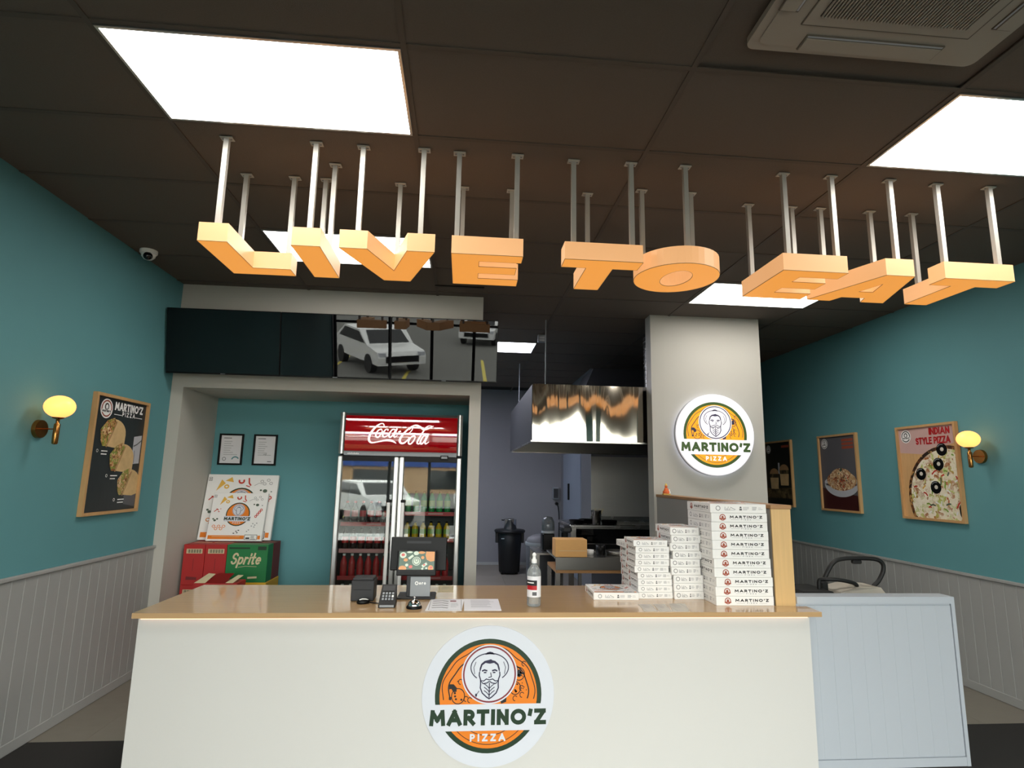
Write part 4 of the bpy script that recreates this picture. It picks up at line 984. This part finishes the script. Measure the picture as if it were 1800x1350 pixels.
carton('drink_carton', 'dark red carton directly behind the green Sprite carton', -2.109, -1.748, 5.673, 5.88, .672, 1.003, 'carton_dark')
carton('drink_carton', 'yellow edged carton underneath the green Sprite carton', -2.105, -1.742, 5.52, 5.88, .30, .672, 'yellow')
carton('drink_carton', 'low red carton on the floor below the niche corner', -2.49, -2.11, 5.50, 5.90, .0005, .30, 'carton_red')
carton('drink_carton', 'low green carton on the floor below the yellow edged carton', -2.10, -1.74, 5.50, 5.90, .0005, .30, 'carton_green')
oc = thing('open_carton', 'opened red carton with raised flaps in front of the other cartons', 'carton', (-2.0, 5.10, 0))
MB().use('carton_red').cbox(-.20, .17, 0, .20, .0005, .40, .003).cbox(-.19, .16, .0, .19, .40, .742, .003).build('body', oc)
fm2 = MB().use('kraft_lite'); fm2.add([(-.19, .0, .742), (-.10, .0, .742), (-.06, .10, .80), (-.13, .13, .80)], [(0,1,2,3),(3,2,1,0)]); fm2.build('flap', oc)
fm2 = MB().use('kraft_lite'); fm2.add([(.06, .0, .742), (.12, .0, .742), (.17, .10, .79), (.12, .11, .79)], [(0,1,2,3),(3,2,1,0)]); fm2.build('flap', oc)
fm2 = MB().use('carton_red'); fm2.add([(-.10, .0, .743), (.06, .0, .743), (.08, .13, .80), (-.05, .13, .80)], [(0,1,2,3),(3,2,1,0)]); fm2.build('flap', oc)

# display pizza boxes leaning on the niche wall
def lean_box(label, x0, x1, z, yb2, h, dy, thick):
    w = x1-x0; t = thing('display_pizza_box', label, 'box', ((x0+x1)/2, yb2, z), 0, 'display pizza boxes')
    t.rotation_euler = (-math.asin(dy/h), 0, 0); t.location.z += thick*dy/h+.001
    bo = MB().use('board_box').cbox(-w/2, w/2, 0, thick, 0.0005, h, .002).build('body', t)
    l = lid_art(w, h); l2 = MB(); l2.M = frame((0, -.0003, h/2), (1, 0, 0), (0, 0, 1)); merge(l2, l); l2.build('lid_print', bo)
lean_box('large white pizza box with food drawings leaning on the niche wall', -2.505, -1.828, 1.0037, 5.800, .632, .12, .035)
lean_box('smaller white pizza box leaning against the large one', -2.392, -1.882, 1.0037, 5.715, .455, .10, .035)

# ================================================================== FRIDGE
FX0, FX1, FY = -1.160, -.012, 5.42
fr = thing('drinks_fridge', 'tall red and silver two door drinks fridge with cola script header', 'fridge', ((FX0+FX1)/2, FY, 0))
Mf = Matrix.Translation((-(FX0+FX1)/2, -FY, 0))
def fpart(nm, fn, parent=None):
    m_ = MB(); m_.M = Mf; fn(m_); return m_.build(nm, parent or fr)
fpart('cabinet', lambda m_: m_.use('dark_grey').box(FX0, FX1, 5.52, 5.965, 1.83, 2.228).box(FX0, FX0+.03, 5.47, 5.965, .12, 1.83).box(FX1-.03, FX1, 5.47, 5.965, .12, 1.83).use('fridge_in').box(FX0+.03, FX1-.03, 5.94, 5.965, .12, 1.83).use('dark_grey').box(FX0+.03, FX1-.03, 5.47, 5.94, .12, .20))
fpart('kick_plate', lambda m_: m_.use('black').box(FX0+.01, FX1-.01, 5.46, 5.95, .001, .12))
def hdr(m_):
    m_.use('red_gloss'); n = 16; xs = [FX0+.055+(FX1-FX0-.105)*i/n for i in range(n+1)]
    prof = [(5.422, 1.872), (5.4115, 1.884), (5.410, 2.04), (5.4115, 2.194), (5.422, 2.205)]
    m_.add([(x, y, z) for (y, z) in prof for x in xs], [(r*(n+1)+i, r*(n+1)+i+1, (r+1)*(n+1)+i+1, (r+1)*(n+1)+i) for r in range(4) for i in range(n)], True)
    m_.use('dark_grey').box(FX0+.05, FX1-.05, 5.44, 5.53, 1.87, 2.228)
hd = fpart('header', hdr)
for x in (FX0, FX1-.052): fpart('header_post', lambda m_: m_.use('alu').cyl((x+.026, 5.437, 1.845), (x+.026, 5.437, 2.232), .026, n=18).box(x, x+.052, 5.437, 5.53, 1.845, 2.23))
fpart('trim_strip', lambda m_: m_.use('mid_grey').box(FX0+.05, FX1-.05, 5.43, 5.53, 1.832, 1.872))
def brandtext(m_):
    m_.use('white'); m_.M = Mf @ frame((FX0+.085, 5.429, 1.842), (1, 0, 0), (0, 0, 1)); random.seed(2)
    for k in range(9): m_.rib([(.012*k, 0), (.012*k+.002, .016 if k % 2 else .012)], .005, 0); 
    m_.rib([(0, .004), (.105, .004)], .004, 0)
fpart('maker_mark', brandtext)
fpart('controller', lambda m_: m_.use('black').cbox(FX1-.20, FX1-.125, 5.405, 5.47, 1.805, 1.845, .003).use('mid_grey').box(FX1-.19, FX1-.135, 5.4035, 5.405, 1.815, 1.836))
# script lettering on the header, in header pixels
HS = [
 ([(665,268),(668,238),(650,217),(612,224),(560,265),(512,330),(487,398),(496,443),(530,460),(600,450),(680,434),(740,430),(790,442),(832,470)], [8,14,12,14,20,24,25,22,18,14,18,26,22,6]),
 ([(642,292),(604,300),(574,345),(576,384),(604,390),(634,352),(648,310),(632,286),(610,296)], [12,14,18,18,16,14,12,8,6]),
 ([(716,312),(722,292),(694,292),(664,332),(658,374),(682,388),(722,366),(742,348)], [12,10,12,18,18,14,10,6]),
 ([(812,292),(776,294),(744,338),(738,380),(758,390),(794,348),(816,292)], [12,14,18,18,16,14,12]),
 ([(836,278),(812,334),(800,374),(812,390),(846,366)], [18,18,18,14,6]),
 ([(852,328),(884,312)], [16,16]),
 ([(1300,246),(1262,262),(1222,284),(1172,290),(1130,262),(1084,240),(1036,246),(982,282),(924,340),(884,400),(876,444),(898,468),(936,462),(976,424),(996,388)], [4,12,16,22,24,20,14,16,20,24,25,22,18,12,8]),
 ([(960,352),(1000,330),(1030,286),(1016,270),(990,296)], [6,10,10,8,6]),
 ([(1064,376),(1026,382),(990,432),(990,470),(1016,476),(1052,434),(1068,386),(1046,368)], [12,14,18,18,16,14,12,6]),
 ([(1292,252),(1240,244),(1196,274),(1146,358),(1106,432),(1098,466),(1118,476),(1150,452)], [6,10,14,18,20,18,14,6]),
 ([(1206,374),(1172,378),(1142,430),(1138,468),(1160,474),(1192,432),(1212,376)], [12,14,18,18,16,14,12]),
 ([(1230,362),(1206,420),(1196,460),(1208,476),(1246,450)], [18,18,18,14,6])]
def script(m_):
    m_.use('header_white'); sx = 1.035/1405; W0 = FX0+.058
    m_.M = Mf @ frame((0, 5.4085, 0), (1, 0, 0), (0, 0, 1))
    for pts, tw in HS:
        P = smooth_path([(x, y, 0) for x, y in pts], 4); T = []
        for i in range(len(tw)-1): T += [tw[i]+(tw[i+1]-tw[i])*j/4 for j in range(4)]
        T.append(tw[-1])
        m_.rib([(W0+(p.x-190+(p.y-330)*.0)*sx, 2.198-(p.y-118-(p.x-190)*.022)*.000735) for p in P], 0, 0.0, taper=[w_*1.15*.000735 for w_ in T])
fpart('script_lettering', script, hd)
# doors
def door(x0, x1, hx, nm):
    d_ = fpart('door', lambda m_: m_.use('alu').cbox(x0, x0+.045, 5.42, 5.465, .125, 1.825, .008).cbox(x1-.045, x1, 5.42, 5.465, .125, 1.825, .008).use('black').box(x0+.045, x1-.045, 5.425, 5.46, 1.78, 1.825).box(x0+.045, x1-.045, 5.425, 5.46, .125, .17))
    fpart('glass_pane', lambda m_: m_.use('fridge_glass').box(x0+.045, x1-.045, 5.438, 5.444, .17, 1.78), d_)
    fpart('handle', lambda m_: m_.use('white').cyl((hx, 5.405, .62), (hx, 5.405, 1.405), .017, n=14).use('black').cbox(hx-.02, hx+.02, 5.39, 5.43, 1.405, 1.43, .004).cbox(hx-.02, hx+.02, 5.39, 5.43, .60, .62, .004), d_)
xm = -.595
door(FX0, xm-.004, xm-.075, 'l'); door(xm+.004, FX1, xm+.055, 'r')
SH = [1.205, .965, .725, .455]
for z in SH:
    for x0, x1 in ((FX0+.05, xm-.04), (xm+.04, FX1-.05)):
        zz = z+(.10 if x0 > -.7 and z > .8 else 0)
        fpart('shelf', lambda m_: m_.use('alu').box(x0, x1, 5.50, 5.93, zz-.012, zz))
        fpart('price_strip', lambda m_: m_.use('strip_pink' if (z == .965 and x0 < -.7) else 'red').box(x0, x1, 5.488, 5.50, zz-.022, zz+.014).use('strip_pink').box(x0+(x1-x0)*.5, x0+(x1-x0)*.78, 5.4872, 5.488, zz-.010, zz+.004))
0 and fpart('lamp_tube', lambda m_: m_.use('lit_panel_cool').box(FX0+.05, FX0+.06, 5.475, 5.485, .3, 1.7).box(FX1-.06, FX1-.05, 5.475, 5.485, .3, 1.7))
# bottles, one by one
BM = {}
def bottle_mesh(kind):
    if kind not in BM:
        liquid, lab, cap, H = {'cola': ('cola', 'cola_label', 'red', .205), 'colab': ('cola', 'cola_label', 'black', .205), 'red': ('red', 'carton_red', 'white', .205), 'juice': ('juice', 'lime_drink', 'black', .165), 'lime': ('green_soda', 'lime_drink', 'green_dark', .205)}[kind]
        k = H/.205
        BM[kind] = [('body', MB().use(liquid).lathe([(.001, .0005), (.027, .0005), (.030, .006), (.030, .05), (.027, .075), (.030, .10), (.030, .125), (.022, .152), (.012, .175*1), (.0115, .186)], 14).mesh('body')),
                    ('cap', MB().use(cap).lathe([(.0135, .186), (.0135, .203), (.001, .205)], 12).mesh('cap')),
                    ('label_band', MB().use(lab).lathe([(.0306, .062), (.0306, .118)], 14).mesh('label_band'))]
        for _, me in BM[kind]:
            for v in me.vertices: v.co.z *= k
    return BM[kind]
def bottle(x, y, z, kind, label, group):
    t = thing('drink_bottle', label, 'bottle', (x, y, z), random.uniform(-1, 1), group)
    bo = None
    for nm, me in bottle_mesh(kind):
        ob = put(nm, me, bo if nm == 'label_band' else t)
        if nm == 'body': bo = ob
SHN = ['upper', 'second', 'third', 'lowest']
for r, z in enumerate(SH):
    for i in range(6):
        kd = ['cola', 'colab', 'red', 'red'][r]
        bottle(FX0+.092+i*.074, 5.545, z+.0003, kd, 'bottle with red label on the %s shelf behind the fridge door nearest the certificates' % SHN[r], 'bottles on the %s shelf by the certificates' % SHN[r])
    for i in range(6):
        kd = ['lime', 'juice', 'red', 'red'][r]; zz = z+(.10 if z > .8 else 0)
        nm = {'lime': 'green soda bottle', 'juice': 'yellow juice bottle', 'red': 'red drink bottle'}[kd]
        bottle(xm+.092+i*.074, 5.545, zz+.0003, kd, '%s on the %s shelf behind the fridge door nearest the kitchen' % (nm, SHN[r]), 'bottles on the %s shelf by the kitchen' % SHN[r])

# ================================================================== KITCHEN
hd_ = thing('extractor_hood', 'large stainless steel kitchen extractor hood hung from the ceiling', 'extractor hood', (1.8, 5.8, 2.03))
Mh = Matrix.Translation((-1.8, -5.8, -2.03))
def hp(nm, fn, parent=None, kind=None): m_ = MB(); m_.M = Mh; fn(m_); return m_.build(nm, parent or hd_, kind=kind)
hp('front_panel', lambda m_: m_.use('steel_wavy').box(.705, 2.9, 5.80, 5.815, 2.036, 2.625))
hp('side_panel', lambda m_: m_.use('hood_side_reflection').box(.700, .715, 5.815, 8.45, 2.03, 2.62))
hp('back_panel', lambda m_: m_.use('steel_dark').box(.715, 2.9, 8.43, 8.45, 2.03, 2.62))
hp('top_panel', lambda m_: m_.use('dark_grey').box(.715, 2.9, 5.815, 8.43, 2.60, 2.62))
hp('filter_bank', lambda m_: m_.use('steel_dark').box(.73, 2.9, 5.95, 8.40, 2.20, 2.215))
hp('rim', lambda m_: m_.use('steel').box(.690, 2.9, 5.79, 5.82, 2.02, 2.036).box(.690, .720, 5.82, 8.46, 2.02, 2.03).box(.72, 2.9, 8.41, 8.46, 2.02, 2.03))
for (x, y) in ((.855, 5.92), (.812, 8.36)): hp('rod', lambda m_: m_.use('mid_grey').cyl((x, y, 2.62), (x, y, 3.3545), .006, n=8))
hp('duct_box', lambda m_: m_.use('dark_grey').add([(1.50, 7.4, 2.62), (2.55, 7.4, 2.62), (2.55, 8.3, 2.62), (1.50, 8.3, 2.62), (1.75, 7.5, 3.15), (2.55, 7.5, 3.15), (2.55, 8.2, 3.15), (1.75, 8.2, 3.15)], [(0,3,2,1),(4,5,6,7),(0,1,5,4),(1,2,6,5),(2,3,7,6),(3,0,4,7)]))
def spiral(m_):
    m_.use('steel').cyl((2.29, 6.35, 2.62), (2.29, 6.35, 3.354), .2, n=32)
    for k in range(14): m_.lathe([(.2, -.006), (.206, 0), (.2, .006)], 32, (2.29, 6.35, 2.66+k*.05))
hp('spiral_duct', spiral)
sp = thing('splashback', 'brushed stainless steel splashback under the hood', 'splashback', (2.42, 8.556, 1.0))
MB().use('splash').box(-.475, .47, -.012, 0, 0, .99).build('sheet', sp); MB().use('steel').box(-.475, .47, -.03, -.012, -.02, .012).build('edge_strip', sp)
# oven
ov = thing('pizza_oven', 'wide stainless steel pizza oven with dark glass front under the hood', 'oven', (1.86, 7.0, 0))
MB().use('steel_dark').box(-.523, .98, 0, .8, .58, 1.06).build('body', ov)
MB().use('steel').cbox(-.535, .99, -.02, .82, 1.06, 1.098, .006).build('top', ov)
MB().use('black_gloss').box(-.46, .48, -.012, 0, .885, 1.05).build('glass_front', ov)
MB().use('steel').box(-.523, -.46, -.02, 0, .58, 1.06).build('front_post', ov)
MB().use('black').box(-.46, .98, -.006, 0, .60, .885).build('lower_panel', ov)
MB().use('chrome').cyl((-.40, -.035, .875), (.44, -.035, .875), .008, n=10).build('handle', ov)
MB().use('steel').box(-.10, .98, .78, .80, 1.098, 1.15).build('upstand', ov)
for x in (-.50, .96):
    for y in (.03, .77): MB().use('steel').box(x-.02, x+.02, y-.02, y+.02, .001, .58).build('leg', ov)
def pan(x, y, r, label):
    t = thing('pizza_pan', label, 'pan', (x, y, 1.0985), 0, 'black pans on the oven')
    MB().use('black').lathe([(.001, .0005), (r*.85, .0005), (r, .045), (r*1.03, .047), (r*.97, .045), (r*.82, .006), (.001, .006)], 28).build('dish', t)
    MB().use('mid_grey').lathe([(r*.6, .012), (.001, .014)], 20).build('base_shine', t)
pan(1.44, 7.15, .095, 'black round pan at the open end of the oven top'); pan(1.60, 7.30, .10, 'black round pan between the end pan and the steel tub'); pan(1.85, 7.13, .105, 'black round pan on the oven top beyond the steel tub')
tb = thing('steel_tub', 'perforated steel tub holding wooden sticks on the oven', 'container', (1.685, 7.12, 1.0985))
MB().use('steel').lathe([(.001, .0005), (.05, .0005), (.066, .165), (.069, .168), (.062, .164), (.047, .006), (.001, .006)], 24).build('tub', tb)
for k in range(6):
    a = k*1.1; MB().use('kraft_lite').cyl((.02*math.cos(a), .02*math.sin(a), .01), (.055*math.cos(a)+.035, .04*math.sin(a), .19), .004, n=6).build('stick', tb)
# bench with box
bn = thing('steel_bench', 'stainless steel prep bench with wood edged undershelf behind the counter', 'bench', (1.39, 5.6, 0))
MB().use('steel').box(-.465, .45, .005, .60, .88, .898).build('top', bn); MB().use('steel_dark').box(-.465, .45, 0, .012, .782, .898).build('apron', bn)
MB().use('oak_edge').box(-.462, .45, .004, .56, .752, .780).build('undershelf', bn)
for x in (-.44, .42):
    for y in (.03, .57): MB().use('steel').box(x-.02, x+.02, y-.02, y+.02, .001, .752).build('leg', bn)
MB().use('steel_dark').box(-.44, .43, .02, .58, .30, .315).build('lower_shelf', bn)
kb_ = thing('cardboard_box', 'plain brown cardboard box on the steel prep bench', 'box', (1.08, 5.62, .898))
MB().use('kraft').cbox(-.155, .157, 0, .20, .0005, .167, .003).build('body', kb_); MB().use('kraft_lite').box(-.12, .15, -.0006, 0, .058, .062).build('tape', kb_)
for i, (x, y, r, h, m, lb_) in enumerate(((1.30, 5.80, .045, .05, 'white', 'small white tub on the prep bench beside the cardboard box'), (1.43, 5.86, .05, .09, 'black', 'black jar standing on the prep bench'), (1.60, 5.84, .12, .04, 'steel_dark', 'shallow steel tray bowl on the prep bench'))):
    t = thing('kitchen_tub', lb_, 'container', (x, y, .8983))
    MB().use(m).lathe([(.001, .0003), (r*.9, .0003), (r, h), (r*.94, h), (r*.84, .004), (.001, .004)], 20).build('tub', t); MB().use('mid_grey').lathe([(r*.86, h*.5), (.001, h*.55)], 16).build('filling', t)
# side table with machine
sd_ = thing('side_table', 'steel side table standing beyond the prep bench', 'table', (1.06, 6.25, 0))
MB().use('steel').box(-.24, .26, 0, .62, .835, .855).build('top', sd_)
for x in (-.22, .24):
    for y in (.03, .59): MB().use('steel').box(x-.018, x+.018, y-.018, y+.018, .001, .835).build('leg', sd_)
fp = thing('food_processor', 'black food processor with clear domed hopper on the side table', 'appliance', (.985, 6.48, .855))
MB().use('black').cbox(-.075, .06, -.07, .09, .0005, .19, .012).build('base', fp)
MB().use('mid_grey').box(.062, .068, -.05, .05, .02, .17).build('side_rail', fp)
MB().use('clear_hopper').lathe([(.07, .192), (.075, .25), (.07, .32), (.045, .365), (.001, .372)], 22, (-.005, 0, 0)).build('hopper', fp)
MB().use('mid_grey').lathe([(.076, .19), (.078, .205), (.072, .215)], 22, (-.005, 0, 0)).build('collar', fp)
mj = thing('stand_mixer', 'dark stand mixer next to the food processor', 'appliance', (1.155, 6.45, .855))
MB().use('dark_grey').cbox(-.05, .09, -.06, .14, .0005, .035, .01).build('base', mj)
MB().use('black').cbox(-.01, .06, .06, .13, .035, .20, .012).build('column', mj)
MB().use('dark_grey').cbox(-.03, .08, -.08, .14, .20, .275, .02).build('head', mj)
MB().use('steel').lathe([(.03, .036), (.052, .08), (.056, .14), (.053, .14), (.048, .08), (.001, .042)], 20, (.025, -.02, 0)).build('bowl', mj)
gb = thing('mixing_tub', 'round grey plastic tub on the floor beside the side table', 'tub', (.985, 7.09, 0))
MB().use('grey_stroke').lathe([(.13, .001), (.17, .2), (.18, .74), (.19, .86), (.16, .93), (.09, .965), (.001, .97)], 28).build('tub', gb)
MB().use('mid_grey').lathe([(.190, .84), (.195, .86), (.190, .88)], 28).build('rim', gb)
# bin
bi = thing('rubbish_bin', 'tall black rubbish bin standing by the grey kitchen wall', 'bin', (.865, 10.22, 0))
MB().use('black_bin').lathe([(.17, .03), (.18, .04), (.205, .50), (.215, .70), (.20, .715)], 32).build('body', bi)
MB().use('black_bin').lathe([(.215, .69), (.262, .70), (.275, .725), (.26, .745), (.18, .752), (.001, .752)], 32).build('lid', bi)
for s_ in (-1, 1):
    MB().use('black_bin').cbox(s_*.225-.025, s_*.225+.025, -.05, .05, .52, .69, .008).build('side_grip', bi)
    MB().use('black').cyl((s_*.12-.02, -.10, .035), (s_*.12+.02, -.10, .035), .034, n=14).build('wheel', bi)
    MB().use('black').cyl((s_*.12-.02, .10, .035), (s_*.12+.02, .10, .035), .034, n=14).build('wheel', bi)
MB().use('mid_grey').box(-.16, -.11, -.216, -.19, .60, .615).build('badge', bi)
pt = thing('steel_pot', 'shiny steel pot standing on the black bin lid', 'pot', (.87, 10.20, .7525))
MB().use('chrome').lathe([(.001, .0005), (.108, .0005), (.112, .01), (.112, .170), (.118, .175), (.106, .172), (.104, .01), (.001, .008)], 28).build('vessel', pt)
MB().use('black').tube([(-.112, 0, .15), (-.15, 0, .155), (-.15, .05, .155), (-.10, .05, .15)], .008).build('handle', pt)
# wall bits
wd_ = thing('wall_dispenser', 'grey paper towel dispenser on the kitchen back wall', 'dispenser', (1.83, YB, 1.25))
MB().use('mid_grey').cbox(-.06, .06, -.10, 0, 0, .23, .01).build('case', wd_); MB().use('dark_grey').box(-.045, .045, -.102, -.10, .02, .20).build('front_window', wd_)
pg = thing('power_plug', 'black plug and cable hanging from the kitchen wall socket', 'plug', (1.86, YB, 1.16))
MB().use('black').cyl((0, 0, 0), (0, -.06, 0), .035, .028, 14).build('plug', pg)
MB().use('black').tube(smooth_path([(0, -.05, 0), (.02, -.06, -.06), (.04, -.05, -.2), (.045, -.03, -.45), (.05, -.02, -.8)]), .01).build('cable', pg)

# ================================================================== STROLLER behind the low wall
so = thing('baby_stroller', 'black baby stroller with grey cloth parked behind the low white wall', 'stroller', (2.85, 4.2, 0))
Ms = Matrix.Translation((-2.85, -4.2, 0))
def spart(nm, fn): m_ = MB(); m_.M = Ms; fn(m_); m_.build(nm, so)
spart('handle_bar', lambda m_: m_.use('stroller_black').tube(smooth_path([(2.68, 4.2, .60), (2.705, 4.2, .87), (2.75, 4.2, .98), (2.815, 4.2, 1.066), (2.90, 4.2, 1.092), (3.03, 4.2, 1.095), (3.155, 4.2, 1.088), (3.205, 4.2, 1.055), (3.203, 4.2, 1.0), (3.16, 4.2, .93), (3.115, 4.2, .885), (3.14, 4.2, .82), (3.17, 4.2, .60)], 5), .0155, 10))
spart('handle_grip', lambda m_: m_.use('stroller_black').cbox(2.96, 3.03, 4.18, 4.22, 1.055, 1.085, .008))
spart('bumper_bar', lambda m_: m_.use('stroller_black').tube(smooth_path([(2.652, 4.15, .80), (2.652, 4.15, .88), (2.66, 4.15, .945), (2.70, 4.12, .955), (2.77, 4.10, .955), (2.86, 4.10, .94), (2.925, 4.12, .915), (2.935, 4.15, .86)], 5), .014, 10))
spart('bracket', lambda m_: m_.use('stroller_black').cbox(2.685, 2.735, 4.16, 4.20, .84, .93, .008))
spart('seat', lambda m_: m_.use('stroller_black').cbox(2.42, 2.80, 4.00, 4.40, .52, .80, .03).cbox(2.44, 2.72, 4.02, 4.38, .80, .882, .03))
spart('cloth', lambda m_: m_.use('cloth_grey').add([(2.74, 4.05, .80), (3.17, 4.05, .78), (3.19, 4.35, .78), (2.74, 4.35, .80), (2.77, 4.08, .872), (2.93, 4.08, .905), (3.10, 4.10, .90), (3.15, 4.12, .85), (2.78, 4.32, .875), (2.94, 4.32, .91), (3.10, 4.30, .90), (3.15, 4.30, .85)], [(0,1,7,6,5,4),(1,2,11,7),(2,3,8,9,10,11),(3,0,4,8),(4,5,9,8),(5,6,10,9),(6,7,11,10),(3,2,1,0)]))
for x in (2.62, 3.10):
    for y in (4.02, 4.42):
        spart('leg', lambda m_: m_.use('stroller_black').tube([(2.62 if x < 2.8 else 3.12, 4.2, .62), (x, y, .11)], .013))
        spart('wheel', lambda m_: m_.use('tyre').cyl((x-.02, y, .111), (x+.02, y, .111), .11, n=24))
spart('basket', lambda m_: m_.use('stroller_black').cbox(2.62, 3.12, 4.05, 4.38, .30, .55, .03))

# ================================================================== OUTSIDE (seen in reflections)
def car(x, y, rz, label, L_=4.4):
    t = thing('parked_car', label, 'car', (x, y, -.03), rz, 'cars parked outside the shop')
    prof = [(-2.2, .35), (-2.22, .62), (-2.1, .80), (-1.2, .95), (-.55, 1.42), (.9, 1.48), (1.75, 1.05), (2.15, .98), (2.2, .4)]
    b_ = MB().use('car_white'); b_.M = Matrix(((1,0,0,0),(0,0,-1,.88),(0,1,0,0),(0,0,0,1)))
    b_.prism(prof, 0, 1.76); b_.build('body', t)
    gl_ = MB().use('car_glass'); gl_.M = Matrix(((1,0,0,0),(0,0,-1,.89),(0,1,0,0),(0,0,0,1))); gl_.prism([(-1.05, .98), (-.5, 1.36), (.85, 1.41), (1.5, 1.04)], 0, 1.78)
    gl_.build('side_windows', t)
    MB().use('car_glass').add([(-1.16, -.75, .985), (-1.16, .75, .985), (-.60, .66, 1.40), (-.60, -.66, 1.40)], [(0,3,2,1)]).build('windscreen', t)
    MB().use('black').box(-2.235, -2.20, -.6, .6, .45, .66).build('grille', t)
    for s_ in (-1, 1):
        MB().use('plate').box(-2.22, -2.12, s_*.72-.12, s_*.72+.12, .66, .78).build('headlight', t)
        for wx in (-1.35, 1.35): MB().use('tyre').cyl((wx, s_*.90, .33), (wx, s_*.68, .33), .33, n=24).build('wheel', t)
car(-3.3, -11.0, -PI/2-.55, 'white hatchback parked outside, reflected in the middle menu screen')
car(.9, -20.0, -PI/2+.2, 'white car parked further out, reflected in the menu screen nearest the kitchen')
for i in range(7):
    MB().use('line_yellow').box(-7.5+i*2.7, -7.38+i*2.7, -13.2, -8.2, -.03, -.028).build('ground_marking', kind='structure')
bd = thing('retail_building', 'tan retail building with blue fascia across the car park', 'building', (0, -45, -.03))
MB().use('building_tan').box(-35, 35, -6, 0, 0, 3.5).build('wall', bd); MB().use('building_blue').box(-35, 2, 0, .3, 2.5, 3.6).build('fascia', bd)
for i in range(9): MB().use('car_glass').box(-32+i*7.2, -27.5+i*7.2, 0, .08, .4, 2.2).build('window', bd)
